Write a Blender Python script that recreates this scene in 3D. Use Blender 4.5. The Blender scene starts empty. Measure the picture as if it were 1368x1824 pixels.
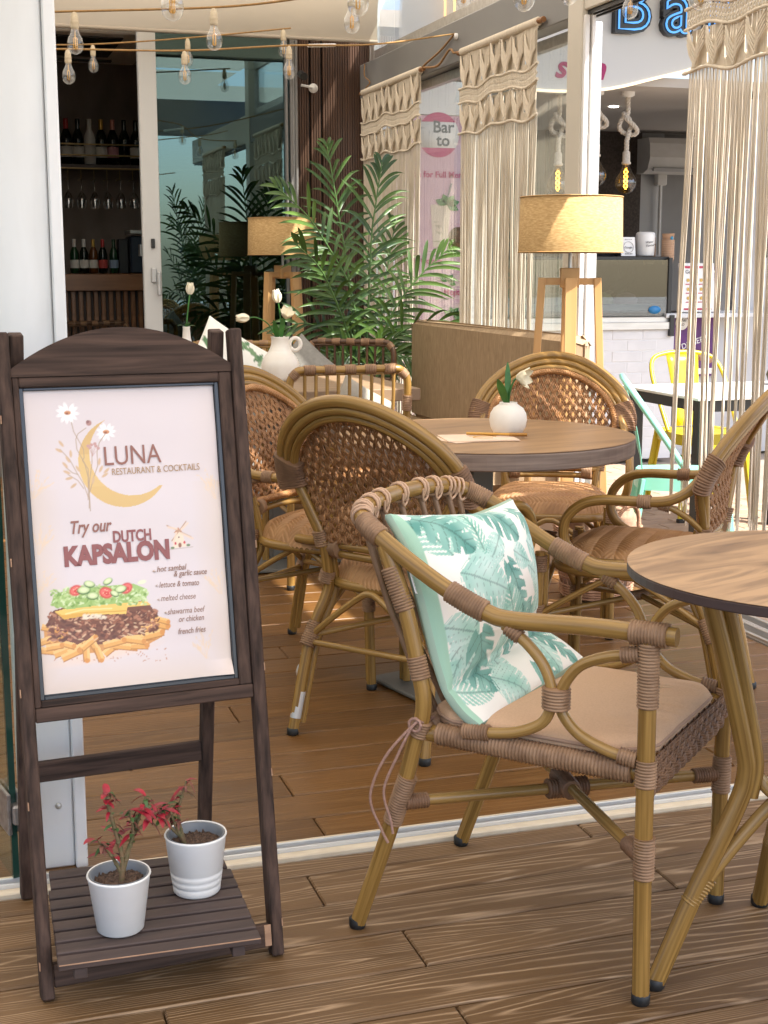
import bpy, bmesh, math, random
import numpy as np
from mathutils import Vector, Matrix, noise as mnoise
random.seed(7); rng=np.random.default_rng(7)
R=math.radians
scene=bpy.context.scene
col=scene.collection
# ------------------------------------------------------------------ camera
cd=bpy.data.cameras.new('camera'); cam=bpy.data.objects.new('camera',cd); col.objects.link(cam)
cam.location=(0,0,1.22); cam.rotation_euler=(R(90-10.04),0,R(-17.8))
cd.sensor_fit='VERTICAL'; cd.sensor_height=36; cd.lens=36*2468/1824
cd.clip_start=.05; cd.clip_end=500
scene.camera=cam
# ------------------------------------------------------------------ sky and sun
SUN=Vector((.50,-.66,1.05)).normalized()
w=bpy.data.worlds.new('World'); scene.world=w; w.use_nodes=True
nt=w.node_tree; nt.nodes.clear()
sky=nt.nodes.new('ShaderNodeTexSky'); sky.sky_type='NISHITA'; sky.sun_disc=False
sky.sun_elevation=math.asin(SUN.z); sky.sun_rotation=math.atan2(SUN.x,SUN.y)
sky.air_density=1.0; sky.dust_density=2.5; sky.ozone_density=1.0
bg=nt.nodes.new('ShaderNodeBackground'); bg.inputs[1].default_value=.15
wo=nt.nodes.new('ShaderNodeOutputWorld')
nt.links.new(sky.outputs[0],bg.inputs[0]); nt.links.new(bg.outputs[0],wo.inputs[0])
sl=bpy.data.lights.new('sun','SUN'); sl.energy=4.2; sl.angle=R(.53); sl.color=(1,.93,.82)
so=bpy.data.objects.new('sun',sl); col.objects.link(so)
so.rotation_euler=(-SUN).to_track_quat('-Z','Y').to_euler(); so.location=(3,-4,8)
vs=scene.view_settings; vs.view_transform='Standard'; vs.look='None'; vs.exposure=1.40; vs.gamma=1
vs.use_white_balance=True; vs.white_balance_temperature=6250; vs.white_balance_tint=10
try: vs.use_curve_mapping=False
except Exception: pass
scene.cycles.max_bounces=10; scene.cycles.transparent_max_bounces=24; scene.cycles.diffuse_bounces=5; scene.cycles.glossy_bounces=4
scene.cycles.caustics_reflective=False; scene.cycles.caustics_refractive=False
# ------------------------------------------------------------------ helpers: materials
MATS={}
def base(name):
    m=bpy.data.materials.new(name); m.use_nodes=True
    n=m.node_tree; b=n.nodes['Principled BSDF']; return m,n,b
def pm(name,c1,c2=None,scale=(8,8,8),rough=.6,bump=0,bscale=None,metal=0,coord='Object',detail=4,rnd=False,spec=.5,contrast=(.35,.65),sheen=0,bdist=.004,dist=0):
    """noise blend of two colours, optional bump"""
    if name in MATS: return MATS[name]
    m,n,b=base(name); L=n.links.new
    b.inputs['Roughness'].default_value=rough; b.inputs['Metallic'].default_value=metal
    b.inputs['Specular IOR Level'].default_value=spec
    if sheen: b.inputs['Sheen Weight'].default_value=sheen
    if c2 is None and not bump:
        b.inputs['Base Color'].default_value=(*c1,1); MATS[name]=m; return m
    tc=n.nodes.new('ShaderNodeTexCoord'); mp=n.nodes.new('ShaderNodeMapping'); mp.inputs['Scale'].default_value=scale
    src=tc.outputs[coord]
    if rnd:
        oi=n.nodes.new('ShaderNodeObjectInfo'); va=n.nodes.new('ShaderNodeVectorMath'); va.operation='MULTIPLY_ADD'
        cx=n.nodes.new('ShaderNodeCombineXYZ')
        for i in range(3): L(oi.outputs['Random'],cx.inputs[i])
        va.inputs[1].default_value=(37,53,71); L(cx.outputs[0],va.inputs[0]); L(src,va.inputs[2]); src=va.outputs[0]
    L(src,mp.inputs[0])
    nz=n.nodes.new('ShaderNodeTexNoise'); nz.inputs['Detail'].default_value=detail; nz.inputs['Scale'].default_value=1
    nz.inputs['Distortion'].default_value=dist
    L(mp.outputs[0],nz.inputs['Vector'])
    if c2 is None: c2=c1
    cr=n.nodes.new('ShaderNodeValToRGB'); cr.color_ramp.elements[0].position=contrast[0]; cr.color_ramp.elements[1].position=contrast[1]
    cr.color_ramp.elements[0].color=(*c1,1); cr.color_ramp.elements[1].color=(*c2,1)
    L(nz.outputs[0],cr.inputs[0]); L(cr.outputs[0],b.inputs['Base Color'])
    if bump:
        bp=n.nodes.new('ShaderNodeBump'); bp.inputs['Strength'].default_value=bump; bp.inputs['Distance'].default_value=bdist
        if bscale:
            mp2=n.nodes.new('ShaderNodeMapping'); mp2.inputs['Scale'].default_value=bscale; L(src,mp2.inputs[0])
            nz2=n.nodes.new('ShaderNodeTexNoise'); nz2.inputs['Scale'].default_value=1; nz2.inputs['Detail'].default_value=3; L(mp2.outputs[0],nz2.inputs['Vector'])
            L(nz2.outputs[0],bp.inputs['Height'])
        else: L(nz.outputs[0],bp.inputs['Height'])
        L(bp.outputs[0],b.inputs['Normal'])
    MATS[name]=m; return m
def em(name,c,strength):
    m,n,b=base(name); b.inputs['Base Color'].default_value=(*c,1); b.inputs['Emission Color'].default_value=(*c,1); b.inputs['Emission Strength'].default_value=strength
    return m
def glassmat(name,tint,refl=.06,rough=0.0,ior=1.45,gl=(1,1,1)):
    m=bpy.data.materials.new(name); m.use_nodes=True; n=m.node_tree; n.nodes.clear(); L=n.links.new
    o=n.nodes.new('ShaderNodeOutputMaterial'); mx=n.nodes.new('ShaderNodeMixShader'); t=n.nodes.new('ShaderNodeBsdfTransparent'); g=n.nodes.new('ShaderNodeBsdfGlossy')
    t.inputs[0].default_value=(*tint,1); g.inputs['Roughness'].default_value=rough; g.inputs[0].default_value=(*gl,1)
    f=n.nodes.new('ShaderNodeFresnel'); ge=n.nodes.new('ShaderNodeNewGeometry'); mr=n.nodes.new('ShaderNodeMapRange'); mr.inputs[3].default_value=ior; mr.inputs[4].default_value=1/ior
    L(ge.outputs['Backfacing'],mr.inputs[0]); L(mr.outputs[0],f.inputs[0])
    a=n.nodes.new('ShaderNodeMath'); a.operation='ADD'; a.use_clamp=True; a.inputs[1].default_value=refl
    L(f.outputs[0],a.inputs[0]); L(a.outputs[0],mx.inputs[0]); L(t.outputs[0],mx.inputs[1]); L(g.outputs[0],mx.inputs[2]); L(mx.outputs[0],o.inputs[0])
    return m
def vcmat(name,rough=.6,coat=0,bump=0,bscale=400,sheen=0):
    m,n,b=base(name); L=n.links.new
    a=n.nodes.new('ShaderNodeVertexColor'); a.layer_name='print'; L(a.outputs[0],b.inputs['Base Color'])
    b.inputs['Roughness'].default_value=rough; b.inputs['Coat Weight'].default_value=coat; b.inputs['Coat Roughness'].default_value=.12
    if sheen: b.inputs['Sheen Weight'].default_value=sheen
    if bump:
        tc=n.nodes.new('ShaderNodeTexCoord'); nz=n.nodes.new('ShaderNodeTexNoise'); nz.inputs['Scale'].default_value=bscale; L(tc.outputs['Object'],nz.inputs['Vector'])
        bp=n.nodes.new('ShaderNodeBump'); bp.inputs['Strength'].default_value=bump; bp.inputs['Distance'].default_value=.002; L(nz.outputs[0],bp.inputs['Height']); L(bp.outputs[0],b.inputs['Normal'])
    return m
def plankmat(name,dark,mid,light,lines=9.0,lw=.16,amt=.8,rough=.5):
    """boards with cathedral grain: contour lines of a stretched noise"""
    m,n,b=base(name); L=n.links.new; N=n.nodes.new
    tc=N('ShaderNodeTexCoord'); oi=N('ShaderNodeObjectInfo'); cx=N('ShaderNodeCombineXYZ')
    for i in range(3): L(oi.outputs['Random'],cx.inputs[i])
    va=N('ShaderNodeVectorMath'); va.operation='MULTIPLY_ADD'; va.inputs[1].default_value=(91,57,33); L(cx.outputs[0],va.inputs[0]); L(tc.outputs['Object'],va.inputs[2])
    mp=N('ShaderNodeMapping'); mp.inputs['Scale'].default_value=(.42,9.5,1); L(va.outputs[0],mp.inputs[0])
    nz=N('ShaderNodeTexNoise'); nz.inputs['Scale'].default_value=1; nz.inputs['Detail'].default_value=1.2; nz.inputs['Roughness'].default_value=.4; L(mp.outputs[0],nz.inputs['Vector'])
    fm=N('ShaderNodeMapping'); fm.inputs['Scale'].default_value=(9,260,1); L(va.outputs[0],fm.inputs[0])
    fz=N('ShaderNodeTexNoise'); fz.inputs['Scale'].default_value=1; fz.inputs['Detail'].default_value=3; L(fm.outputs[0],fz.inputs['Vector'])
    # rings
    m1=N('ShaderNodeMath'); m1.operation='MULTIPLY_ADD'; m1.inputs[1].default_value=lines; L(nz.outputs[0],m1.inputs[0])
    m0=N('ShaderNodeMath'); m0.operation='MULTIPLY'; m0.inputs[1].default_value=.35; L(fz.outputs[0],m0.inputs[0]); L(m0.outputs[0],m1.inputs[2])
    fr=N('ShaderNodeMath'); fr.operation='PINGPONG'; fr.inputs[1].default_value=.5; L(m1.outputs[0],fr.inputs[0])
    cr=N('ShaderNodeValToRGB'); e=cr.color_ramp.elements; e[0].position=.0; e[0].color=(amt,amt,amt,1); e[1].position=lw; e[1].color=(0,0,0,1); L(fr.outputs[0],cr.inputs[0])
    lo=N('ShaderNodeMapping'); lo.inputs['Scale'].default_value=(3,14,1); L(va.outputs[0],lo.inputs[0])
    lz=N('ShaderNodeTexNoise'); lz.inputs['Scale'].default_value=1; lz.inputs['Detail'].default_value=5; L(lo.outputs[0],lz.inputs['Vector'])
    c1=N('ShaderNodeValToRGB'); c1.color_ramp.elements[0].position=.22; c1.color_ramp.elements[1].position=.78
    c1.color_ramp.elements[0].color=(*dark,1); c1.color_ramp.elements[1].color=(*mid,1)
    ad=N('ShaderNodeMath'); ad.operation='MULTIPLY_ADD'; ad.inputs[1].default_value=.45; L(fz.outputs[0],ad.inputs[0])
    lh=N('ShaderNodeMath'); lh.operation='MULTIPLY'; lh.inputs[1].default_value=.55; L(lz.outputs[0],lh.inputs[0]); L(lh.outputs[0],ad.inputs[2]); L(ad.outputs[0],c1.inputs[0])
    hs=N('ShaderNodeHueSaturation'); L(c1.outputs[0],hs.inputs['Color'])
    rv=N('ShaderNodeMapRange'); rv.inputs[3].default_value=.82; rv.inputs[4].default_value=1.18; L(oi.outputs['Random'],rv.inputs[0]); L(rv.outputs[0],hs.inputs['Value'])
    fz2=N('ShaderNodeTexNoise'); fz2.inputs['Scale'].default_value=1; fz2.inputs['Detail'].default_value=4; fm2=N('ShaderNodeMapping'); fm2.inputs['Scale'].default_value=(5,40,1); L(va.outputs[0],fm2.inputs[0]); L(fm2.outputs[0],fz2.inputs['Vector'])
    fd=N('ShaderNodeMapRange'); fd.inputs[1].default_value=.36; fd.inputs[2].default_value=.60; fd.inputs[3].default_value=.22; L(fz2.outputs[0],fd.inputs[0]); fmul=N('ShaderNodeMath'); fmul.operation='MULTIPLY'; L(cr.outputs[0],fmul.inputs[0]); L(fd.outputs[0],fmul.inputs[1])
    mx=N('ShaderNodeMix'); mx.data_type='RGBA'; L(fmul.outputs[0],mx.inputs[0]); L(hs.outputs[0],mx.inputs[6]); mx.inputs[7].default_value=(*light,1)
    # worn grime
    gz=N('ShaderNodeTexNoise'); gz.inputs['Scale'].default_value=2.2; gz.inputs['Detail'].default_value=6; g2=N('ShaderNodeNewGeometry'); L(g2.outputs['Position'],gz.inputs['Vector'])
    gr=N('ShaderNodeMapRange'); gr.inputs[1].default_value=.3; gr.inputs[2].default_value=.7; gr.inputs[3].default_value=.82; gr.inputs[4].default_value=1.1; L(gz.outputs[0],gr.inputs[0])
    vm=N('ShaderNodeVectorMath'); vm.operation='SCALE'; L(mx.outputs[2],vm.inputs[0]); L(gr.outputs[0],vm.inputs['Scale'])
    L(vm.outputs[0],b.inputs['Base Color']); b.inputs['Roughness'].default_value=rough
    bp=N('ShaderNodeBump'); bp.inputs['Strength'].default_value=.5; bp.inputs['Distance'].default_value=.002
    sm=N('ShaderNodeMath'); sm.operation='ADD'; L(cr.outputs[0],sm.inputs[0]); L(fz.outputs[0],sm.inputs[1]); L(sm.outputs[0],bp.inputs['Height']); L(bp.outputs[0],b.inputs['Normal'])
    return m
# ------------------------------------------------------------------ helpers: meshes
def V(*a): return Vector(a)
def catmull(P,per=6,closed=False):
    P=[Vector(p) for p in P]; out=[]; n=len(P)
    segs=n if closed else n-1
    for i in range(segs):
        if closed: p0,p1,p2,p3=P[(i-1)%n],P[i],P[(i+1)%n],P[(i+2)%n]
        else:
            p1,p2=P[i],P[i+1]; p0=P[i-1] if i>0 else p1*2-p2; p3=P[i+2] if i+2<n else p2*2-p1
        for k in range(per):
            t=k/per
            out.append(.5*((2*p1)+(p2-p0)*t+(2*p0-5*p1+4*p2-p3)*t*t+(3*p1-p0-3*p2+p3)*t**3))
    if not closed: out.append(P[-1])
    return out
def resample(P,step):
    P=[Vector(p) for p in P]; d=[0]
    for a,b in zip(P,P[1:]): d.append(d[-1]+(b-a).length)
    n=max(2,int(round(d[-1]/step))+1); out=[]; j=0
    for i in range(n):
        s=d[-1]*i/(n-1)
        while j<len(P)-2 and d[j+1]<s: j+=1
        t=(s-d[j])/max(1e-9,d[j+1]-d[j]); out.append(P[j].lerp(P[j+1],min(1,t)))
    return out
class MB:
    def __init__(s): s.v=[]; s.f=[]; s.m=[]; s.sm=[]; s.uv=[]
    def add(s,vs,fs,mi=0,smooth=False,uvs=None):
        o=len(s.v); s.v.extend([tuple(p) for p in vs])
        for i,f in enumerate(fs):
            s.f.append([o+k for k in f]); s.m.append(mi); s.sm.append(smooth); s.uv.append(uvs[i] if uvs else None)
    def tube(s,P,r,n=8,closed=False,caps=True,mi=0,flat=1.0,smooth=True):
        P=[Vector(p) for p in P]; N=len(P)
        if N<2: return
        rs=r if hasattr(r,'__len__') else [r]*N
        T=[]
        for i in range(N):
            a=P[(i-1)%N] if (closed or i>0) else P[i]; b=P[(i+1)%N] if (closed or i<N-1) else P[i]
            t=(b-a); T.append(t.normalized() if t.length>1e-9 else Vector((0,0,1)))
        u=T[0].orthogonal().normalized()
        if abs(T[0].z)<.95: u=T[0].cross(Vector((0,0,1))).normalized()
        vs=[]; ln=0; L=[]
        for i in range(N):
            if i: ln+=(P[i]-P[i-1]).length; u=(u-T[i]*u.dot(T[i])); u=u.normalized() if u.length>1e-6 else T[i].orthogonal().normalized()
            w_=T[i].cross(u); L.append(ln)
            for k in range(n):
                a=2*math.pi*k/n; vs.append(P[i]+u*(rs[i]*math.cos(a))+w_*(rs[i]*flat*math.sin(a)))
        fs=[]; uv=[]
        for i in range(N if closed else N-1):
            j=(i+1)%N; la=L[i]; lb=L[j] if j else L[i]+.01
            for k in range(n):
                k2=(k+1)%n; fs.append([i*n+k,i*n+k2,j*n+k2,j*n+k]); uv.append([(la,k/n),(la,(k+1)/n),(lb,(k+1)/n),(lb,k/n)])
        s.add(vs,fs,mi,smooth,uv)
        if caps and not closed:
            s.add(vs[:n],[list(range(n))[::-1]],mi,False); s.add(vs[-n:],[list(range(n))],mi,False)
    def coil(s,P,r,pitch=.0055,amp=.0032,n=10,mi=0):
        """tight cord binding: one scalloped ring per turn"""
        Q=resample(P,pitch/4); rs=[r+amp*abs(math.sin(math.pi*i/4)) for i in range(len(Q))]
        s.tube(Q,rs,n,mi=mi)
    def box(s,c,d,M=None,bev=.0,mi=0):
        hx,hy,hz=d[0]/2,d[1]/2,d[2]/2; c=Vector(c)
        def T(p):
            p=Vector(p); return c+((M@p) if M is not None else p)
        if bev<=0:
            vs=[T((x*hx,y*hy,z*hz)) for x in(-1,1) for y in(-1,1) for z in(-1,1)]
            s.add(vs,[[0,1,3,2],[4,6,7,5],[0,4,5,1],[2,3,7,6],[0,2,6,4],[1,5,7,3]],mi); return
        b=min(bev,hx*.49,hy*.49,hz*.49); H=(hx,hy,hz); vs=[]; idx={}
        for sx in(-1,1):
            for sy in(-1,1):
                for sz in(-1,1):
                    S=(sx,sy,sz)
                    for ax in range(3):
                        idx[(S,ax)]=len(vs); vs.append(T([S[k]*(H[k] if k==ax else H[k]-b) for k in range(3)]))
        fs=[]
        ring=[(-1,-1),(1,-1),(1,1),(-1,1)]
        for ax in range(3):
            o1,o2=(ax+1)%3,(ax+2)%3
            for sg in(-1,1):
                q=[]
                for a,b2 in ring:
                    S=[0,0,0]; S[ax]=sg; S[o1]=a; S[o2]=b2; q.append(idx[(tuple(S),ax)])
                fs.append(q if sg>0 else q[::-1])
            for a in(-1,1):
                for b2 in(-1,1):
                    S0=[0,0,0];S1=[0,0,0];S0[ax]=-1;S1[ax]=1
                    S0[o1]=S1[o1]=a;S0[o2]=S1[o2]=b2;S0=tuple(S0);S1=tuple(S1)
                    q=[idx[(S0,o1)],idx[(S1,o1)],idx[(S1,o2)],idx[(S0,o2)]]
                    fs.append(q if a*b2>0 else q[::-1])
        for sx in(-1,1):
            for sy in(-1,1):
                for sz in(-1,1):
                    S=(sx,sy,sz); q=[idx[(S,0)],idx[(S,1)],idx[(S,2)]]; fs.append(q if sx*sy*sz>0 else q[::-1])
        s.add(vs,fs,mi)
    def beam(s,a,b,wd,dp,up=(0,0,1),bev=.002,mi=0):
        a=Vector(a);b=Vector(b); z=(b-a); L=z.length; z.normalize(); x=Vector(up).cross(z)
        x=x.normalized() if x.length>1e-5 else Vector((1,0,0)); y=z.cross(x)
        M=Matrix((x,y,z)).transposed(); s.box((a+b)/2,(wd,dp,L),M,bev,mi)
    def lathe(s,prof,n=24,c=(0,0,0),mi=0,smooth=True,M=None):
        vs=[]; c=Vector(c)
        for r,z in prof:
            for k in range(n):
                a=2*math.pi*k/n; p=Vector((r*math.cos(a),r*math.sin(a),z)); vs.append(c+((M@p) if M is not None else p))
        fs=[[i*n+k,i*n+(k+1)%n,(i+1)*n+(k+1)%n,(i+1)*n+k] for i in range(len(prof)-1) for k in range(n)]
        s.add(vs,fs,mi,smooth)
        if prof[0][0]>1e-4: s.add(vs[:n],[list(range(n))[::-1]],mi)
        if prof[-1][0]>1e-4: s.add(vs[-n:],[list(range(n))],mi)
    def prism(s,poly,d0,d1,fn,mi=0):
        """poly in 2D, fn(x,y,d)->3D"""
        n=len(poly); a=[fn(x,y,d0) for x,y in poly]; b=[fn(x,y,d1) for x,y in poly]
        s.add(a+b,[list(range(n))[::-1],[n+i for i in range(n)]]+[[i,(i+1)%n,n+(i+1)%n,n+i] for i in range(n)],mi)
    def build(s,name,mats,parent=None,**kw):
        me=bpy.data.meshes.new(name); me.from_pydata(s.v,[],s.f)
        if not isinstance(mats,(list,tuple)): mats=[mats]
        for m in mats: me.materials.append(m)
        me.polygons.foreach_set('material_index',s.m); me.polygons.foreach_set('use_smooth',s.sm)
        if any(u for u in s.uv):
            uvl=me.uv_layers.new(name='UVMap'); flat=[]
            for f,u in zip(s.f,s.uv):
                if u:
                    for q in u: flat.extend(q)
                else: flat.extend([0.0,0.0]*len(f))
            uvl.data.foreach_set('uv',flat)
        me.update(); return link(name,me,parent,**kw)
def link(name,me,parent=None,label=None,cat=None,group=None,kind=None,loc=None,rz=None):
    o=bpy.data.objects.new(name,me); col.objects.link(o)
    if parent is not None: o.parent=parent
    tag(o,label,cat,group,kind)
    if loc is not None: o.location=loc
    if rz is not None: o.rotation_euler=(0,0,rz)
    return o
def tag(o,label=None,cat=None,group=None,kind=None):
    if label: o['label']=label
    if cat: o['category']=cat
    if group: o['group']=group
    if kind: o['kind']=kind
    return o
def thing(name,label,cat,loc=(0,0,0),rz=0,group=None):
    o=link(name,None,None,label,cat,group); o.location=loc; o.rotation_euler=(0,0,rz); o.empty_display_size=.1; return o
def copy_tree(o,parent=None):
    c=o.copy(); col.objects.link(c); c.parent=parent
    for ch in list(o.children): copy_tree(ch,c)
    return c
def npmesh(name,verts,faces,mat,colors=None,parent=None,smooth=True,**kw):
    verts=np.asarray(verts,dtype=np.float32); faces=np.asarray(faces,dtype=np.int32)
    me=bpy.data.meshes.new(name); nf,k=faces.shape
    me.vertices.add(len(verts)); me.vertices.foreach_set('co',verts.ravel())
    me.loops.add(nf*k); me.loops.foreach_set('vertex_index',faces.ravel())
    me.polygons.add(nf); me.polygons.foreach_set('loop_start',np.arange(nf,dtype=np.int32)*k)
    me.polygons.foreach_set('use_smooth',np.full(nf,smooth))
    me.update(calc_edges=True)
    if colors is not None:
        a=me.color_attributes.new('print','FLOAT_COLOR','POINT'); c=np.ones((len(verts),4),np.float32); c[:,:3]=colors; a.data.foreach_set('color',c.ravel())
    me.materials.append(mat); me.validate(); return link(name,me,parent,**kw)
def gridfaces(nu,nv):
    i,j=np.meshgrid(np.arange(nu-1),np.arange(nv-1),indexing='ij'); a=(i*nv+j).ravel()
    return np.stack([a,a+nv,a+nv+1,a+1],1)
def s2l(c): return tuple(((x/255)/12.92 if x<=10.3 else ((x/255+.055)/1.055)**2.4) for x in c)
def text_mesh(body,size,mat,M,parent=None,name='lettering',offset=0,shear=0,extrude=.0004,align='LEFT',xs=1.0,spacing=1.0,**kw):
    cu=bpy.data.curves.new('t','FONT'); cu.body=body; cu.size=size; cu.offset=offset; cu.shear=shear; cu.extrude=extrude; cu.align_x=align; cu.resolution_u=3; cu.space_character=spacing
    o=bpy.data.objects.new('t',cu); col.objects.link(o)
    dg=bpy.context.evaluated_depsgraph_get(); me=bpy.data.meshes.new_from_object(o.evaluated_get(dg)); bpy.data.objects.remove(o); bpy.data.curves.remove(cu)
    me.name=name; me.transform(M@Matrix.Diagonal((xs,1,1,1))); me.materials.clear(); me.materials.append(mat)
    return link(name,me,parent,**kw)
def frame(origin,x,y):
    x=Vector(x).normalized(); y=Vector(y); z=x.cross(y).normalized(); y=z.cross(x)
    M=Matrix((x,y,z)).transposed().to_4x4(); M.translation=Vector(origin); return M
# ------------------------------------------------------------------ materials
WHITE=pm('white_paint',(.82,.81,.80),(.66,.64,.61),(7,7,2.2),.42,contrast=(.48,.86),detail=9,dist=.8,bump=.06)
CREAM=pm('cream_metal',(.62,.57,.48),rough=.4)
GREYB=pm('grey_beam_paint',(.24,.235,.225),(.21,.205,.20),(2,2,2),.5)
ALU=pm('aluminium',(.62,.61,.59),(.52,.51,.49),(4,40,40),.35,metal=.7)
BLACK=pm('black_rubber',(.012,.012,.012),rough=.5)
DARKMETAL=pm('dark_metal',(.03,.03,.03),rough=.35,metal=.3)
BAMBOO=pm('bamboo_tube',(.37,.215,.058),(.19,.100,.022),(3.5,13,1),.27,coord='UV',detail=5,contrast=(.34,.68),rnd=True)
BAMB2=pm('bamboo_tube_pale',(.41,.245,.075),(.235,.128,.032),(3.5,11,1),.27,coord='UV',detail=5,contrast=(.36,.66),rnd=True)
CORD=pm('binding_cord',(.34,.20,.108),(.21,.115,.058),(30,30,30),.6,rnd=True)
CORD2=pm('binding_cord_brown',(.24,.125,.062),(.16,.08,.038),(30,30,30),.6)
WEAVE=pm('wicker_strand',(.34,.165,.062),(.23,.105,.038),(14,14,14),.55)
WEAVE_L=pm('wicker_strand_light',(.44,.235,.095),(.32,.16,.06),(14,14,14),.55)
BRAID=pm('wicker_braid',(.46,.23,.085),(.34,.155,.05),(25,25,25),.5)
PINE=pm('pine_wood',(.66,.40,.17),(.56,.31,.115),(14,14,1.2),.5,contrast=(.3,.7),rnd=True)
SIGNW=pm('dark_stained_wood',(.100,.060,.044),(.026,.016,.012),(95,95,5),.75,spec=.25,bump=.35,contrast=(.3,.7),detail=6,bdist=.002)
SIGNH=pm('dark_stained_wood_cross',(.100,.060,.044),(.026,.016,.012),(4,80,80),.75,spec=.25,bump=.35,contrast=(.3,.7),detail=6,bdist=.002,dist=.6)
SIGNWORN=pm('bare_wood_chip',(.42,.25,.15),(.3,.17,.1),(20,80,80),.7)
LINEN=pm('linen_shade',(.60,.41,.185),(.40,.245,.095),(55,55,230),.85,bump=.5,contrast=(.25,.62),detail=6,bdist=.001)
MACRAME=pm('cotton_cord',(.76,.67,.54),(.66,.57,.44),(60,60,9),.9,contrast=(.3,.7))
def joint(parent,mat,P,r,pitch=.0055,amp=.0032,n=10):
    m=MB(); m.coil(P,r,pitch,amp,n); return m.build('corded_joint',mat,parent)
CERAMIC=pm('white_ceramic',(.80,.76,.69),(.75,.70,.62),(20,20,20),.6,bump=.15)
POTW=pm('white_pot',(.83,.82,.80),(.74,.72,.68),(7,7,12),.35,detail=7,contrast=(.25,.8))
GREEN=pm('palm_leaf',(.100,.185,.028),(.022,.062,.014),(4,4,4),.38,rnd=True)
STEMG=pm('palm_stem',(.13,.24,.07),(.08,.16,.05),(14,14,14),.45)
TULIPG=pm('tulip_leaf',(.05,.20,.03),(.03,.12,.02),(20,20,20),.4)
PETAL=pm('cream_petal',(.85,.80,.64),(.78,.70,.50),(30,30,30),.6)
TAN=pm('tan_leather',(.46,.33,.20),(.25,.165,.09),(70,70,13),.62,bump=.12,contrast=(.2,.8),detail=8,dist=1.2)
BLANKET=pm('fleece_blanket',(.42,.28,.19),(.33,.21,.14),(60,60,60),.95,bump=.6,bdist=.006)
SEATPAD=pm('taupe_fabric',(.60,.385,.235),(.55,.35,.21),(300,300,300),.85,bump=.12,bdist=.001)
GLASS=glassmat('window_glass',(.93,.95,.94),.02)
BULBG=glassmat('bulb_glass',(.90,.90,.89),.08,ior=1.5)
AMBER=glassmat('amber_glass',(.72,.56,.34),.06,ior=1.5)
DOORG=glassmat('tinted_door_glass',(.26,.34,.34),.09,ior=1.6,gl=(.60,.92,.98))
EDGEG=pm('glass_edge',(.02,.06,.045),rough=.1)
FIL=em('warm_filament',(1,.50,.12),2.5)
# ================================================================== SETTING
# ---- floor boards
FLOORM=plankmat('deck_board_outdoor',(.110,.054,.017),(.185,.100,.037),(.47,.315,.18),lines=30,lw=.20,amt=.85,rough=.55)
FLOORI=plankmat('deck_board_indoor',(.115,.049,.011),(.205,.094,.024),(.32,.17,.06),lines=20,lw=.22,amt=.4,rough=.40)
mb=MB(); mb.box((.22,5.53,-.10),(4.88,5.78,.14)); mb.box((.55,.15,-.10),(5.54,4.98,.14)); floor=mb.build('floor',pm('sub_floor',(.02,.014,.01),rough=.9),kind='structure')
PL={}
def plank(x0,x1,y0,y1,m):
    key=(round(x1-x0,3),round(y1-y0,3),m.name)
    if key not in PL:
        b=MB(); b.box((0,0,-.011),(x1-x0-.003,y1-y0-.0058,.022),bev=.003); me_o=b.build('plank',m,floor); PL[key]=me_o.data; o=me_o
    else: o=link('plank',PL[key],floor)
    o.location=((x0+x1)/2,(y0+y1)/2,0); return o
def row(y0,y1,j0,m,xa=-.6,xb=2.53,L=1.94):
    js=[]; j=j0
    while j>xa: j-=L
    while j<xb: js.append(j); j+=L
    js.append(j)
    for a,b in zip(js,js[1:]):
        a=max(a,xa); b=min(b,xb)
        if b-a>.03: plank(round(a,2),round(b,2),y0,y1,m)
pit=.141
row(2.570,2.645,1.3,FLOORM,xb=3.2)
y=2.570; k=0
while y>.9:
    row(y-pit,y,[.66,1.35,.765,.30,.772,1.45][k] if k<6 else rng.uniform(-.5,1.4),FLOORM,xb=3.2); y-=pit; k+=1
row(2.737,2.857,.75,FLOORI)
y=2.857; k=0
while y<8.36:
    row(y,y+pit,[1.833,.744,1.62,.40,1.35,.727,1.9][k] if k<7 else rng.uniform(-.5,1.4),FLOORI); y+=pit; k+=1
# ---- tracks
TRACKC=pm('track_cream',(.80,.68,.50),(.66,.54,.38),(14,60,14),.55,contrast=(.3,.7))
def track(name,label,a,b,wd,side):
    """sill with two raised lips and a grey groove; a->b runs along its length"""
    t=thing(name,label,'door track',a,math.atan2(b[1]-a[1],b[0]-a[0])); L=math.hypot(b[0]-a[0],b[1]-a[1])
    m=MB()
    m.box((L/2,wd*.16,.001),(L,wd*.30,.014),bev=.002); m.box((L/2,wd*.83,.001),(L,wd*.30,.014),bev=.002); m.build('sill_strip',TRACKC,t)
    m=MB()
    for q in (.345,.66): m.box((L/2,wd*q,.006),(L,.006,.020),bev=.001)
    m.build('rail',pm('track_rail',(.72,.71,.68),rough=.35,metal=.3),t)
    m=MB(); m.box((L/2,wd*.5,-.002),(L,wd*.28,.008)); m.build('groove',pm('track_groove',(.20,.20,.21),(.32,.31,.30),(8,30,8),.5),t)
    return t
track('floor_track','cream aluminium door track crossing the deck from the sign to the right',(-.6,2.647,0),(2.60,2.647,0),.088,1)
t=thing('sliding_door_track','ribbed silver door track along the floor under the knotted curtains','door track',(2.535,2.735,0),R(90))
for i,(o_,h_) in enumerate([(-.01,.018),(-.045,.03),(-.08,.02),(-.115,.03)]):
    m=MB(); m.box((2.8,o_,h_/2-.005),(5.6,.012,h_),bev=.002); m.build('rail',ALU,t)
m=MB(); m.box((2.8,-.065,-.004),(5.6,.13,.012)); m.build('sill_strip',pm('track_champagne',(.48,.45,.40),rough=.4,metal=.3),t)
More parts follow.
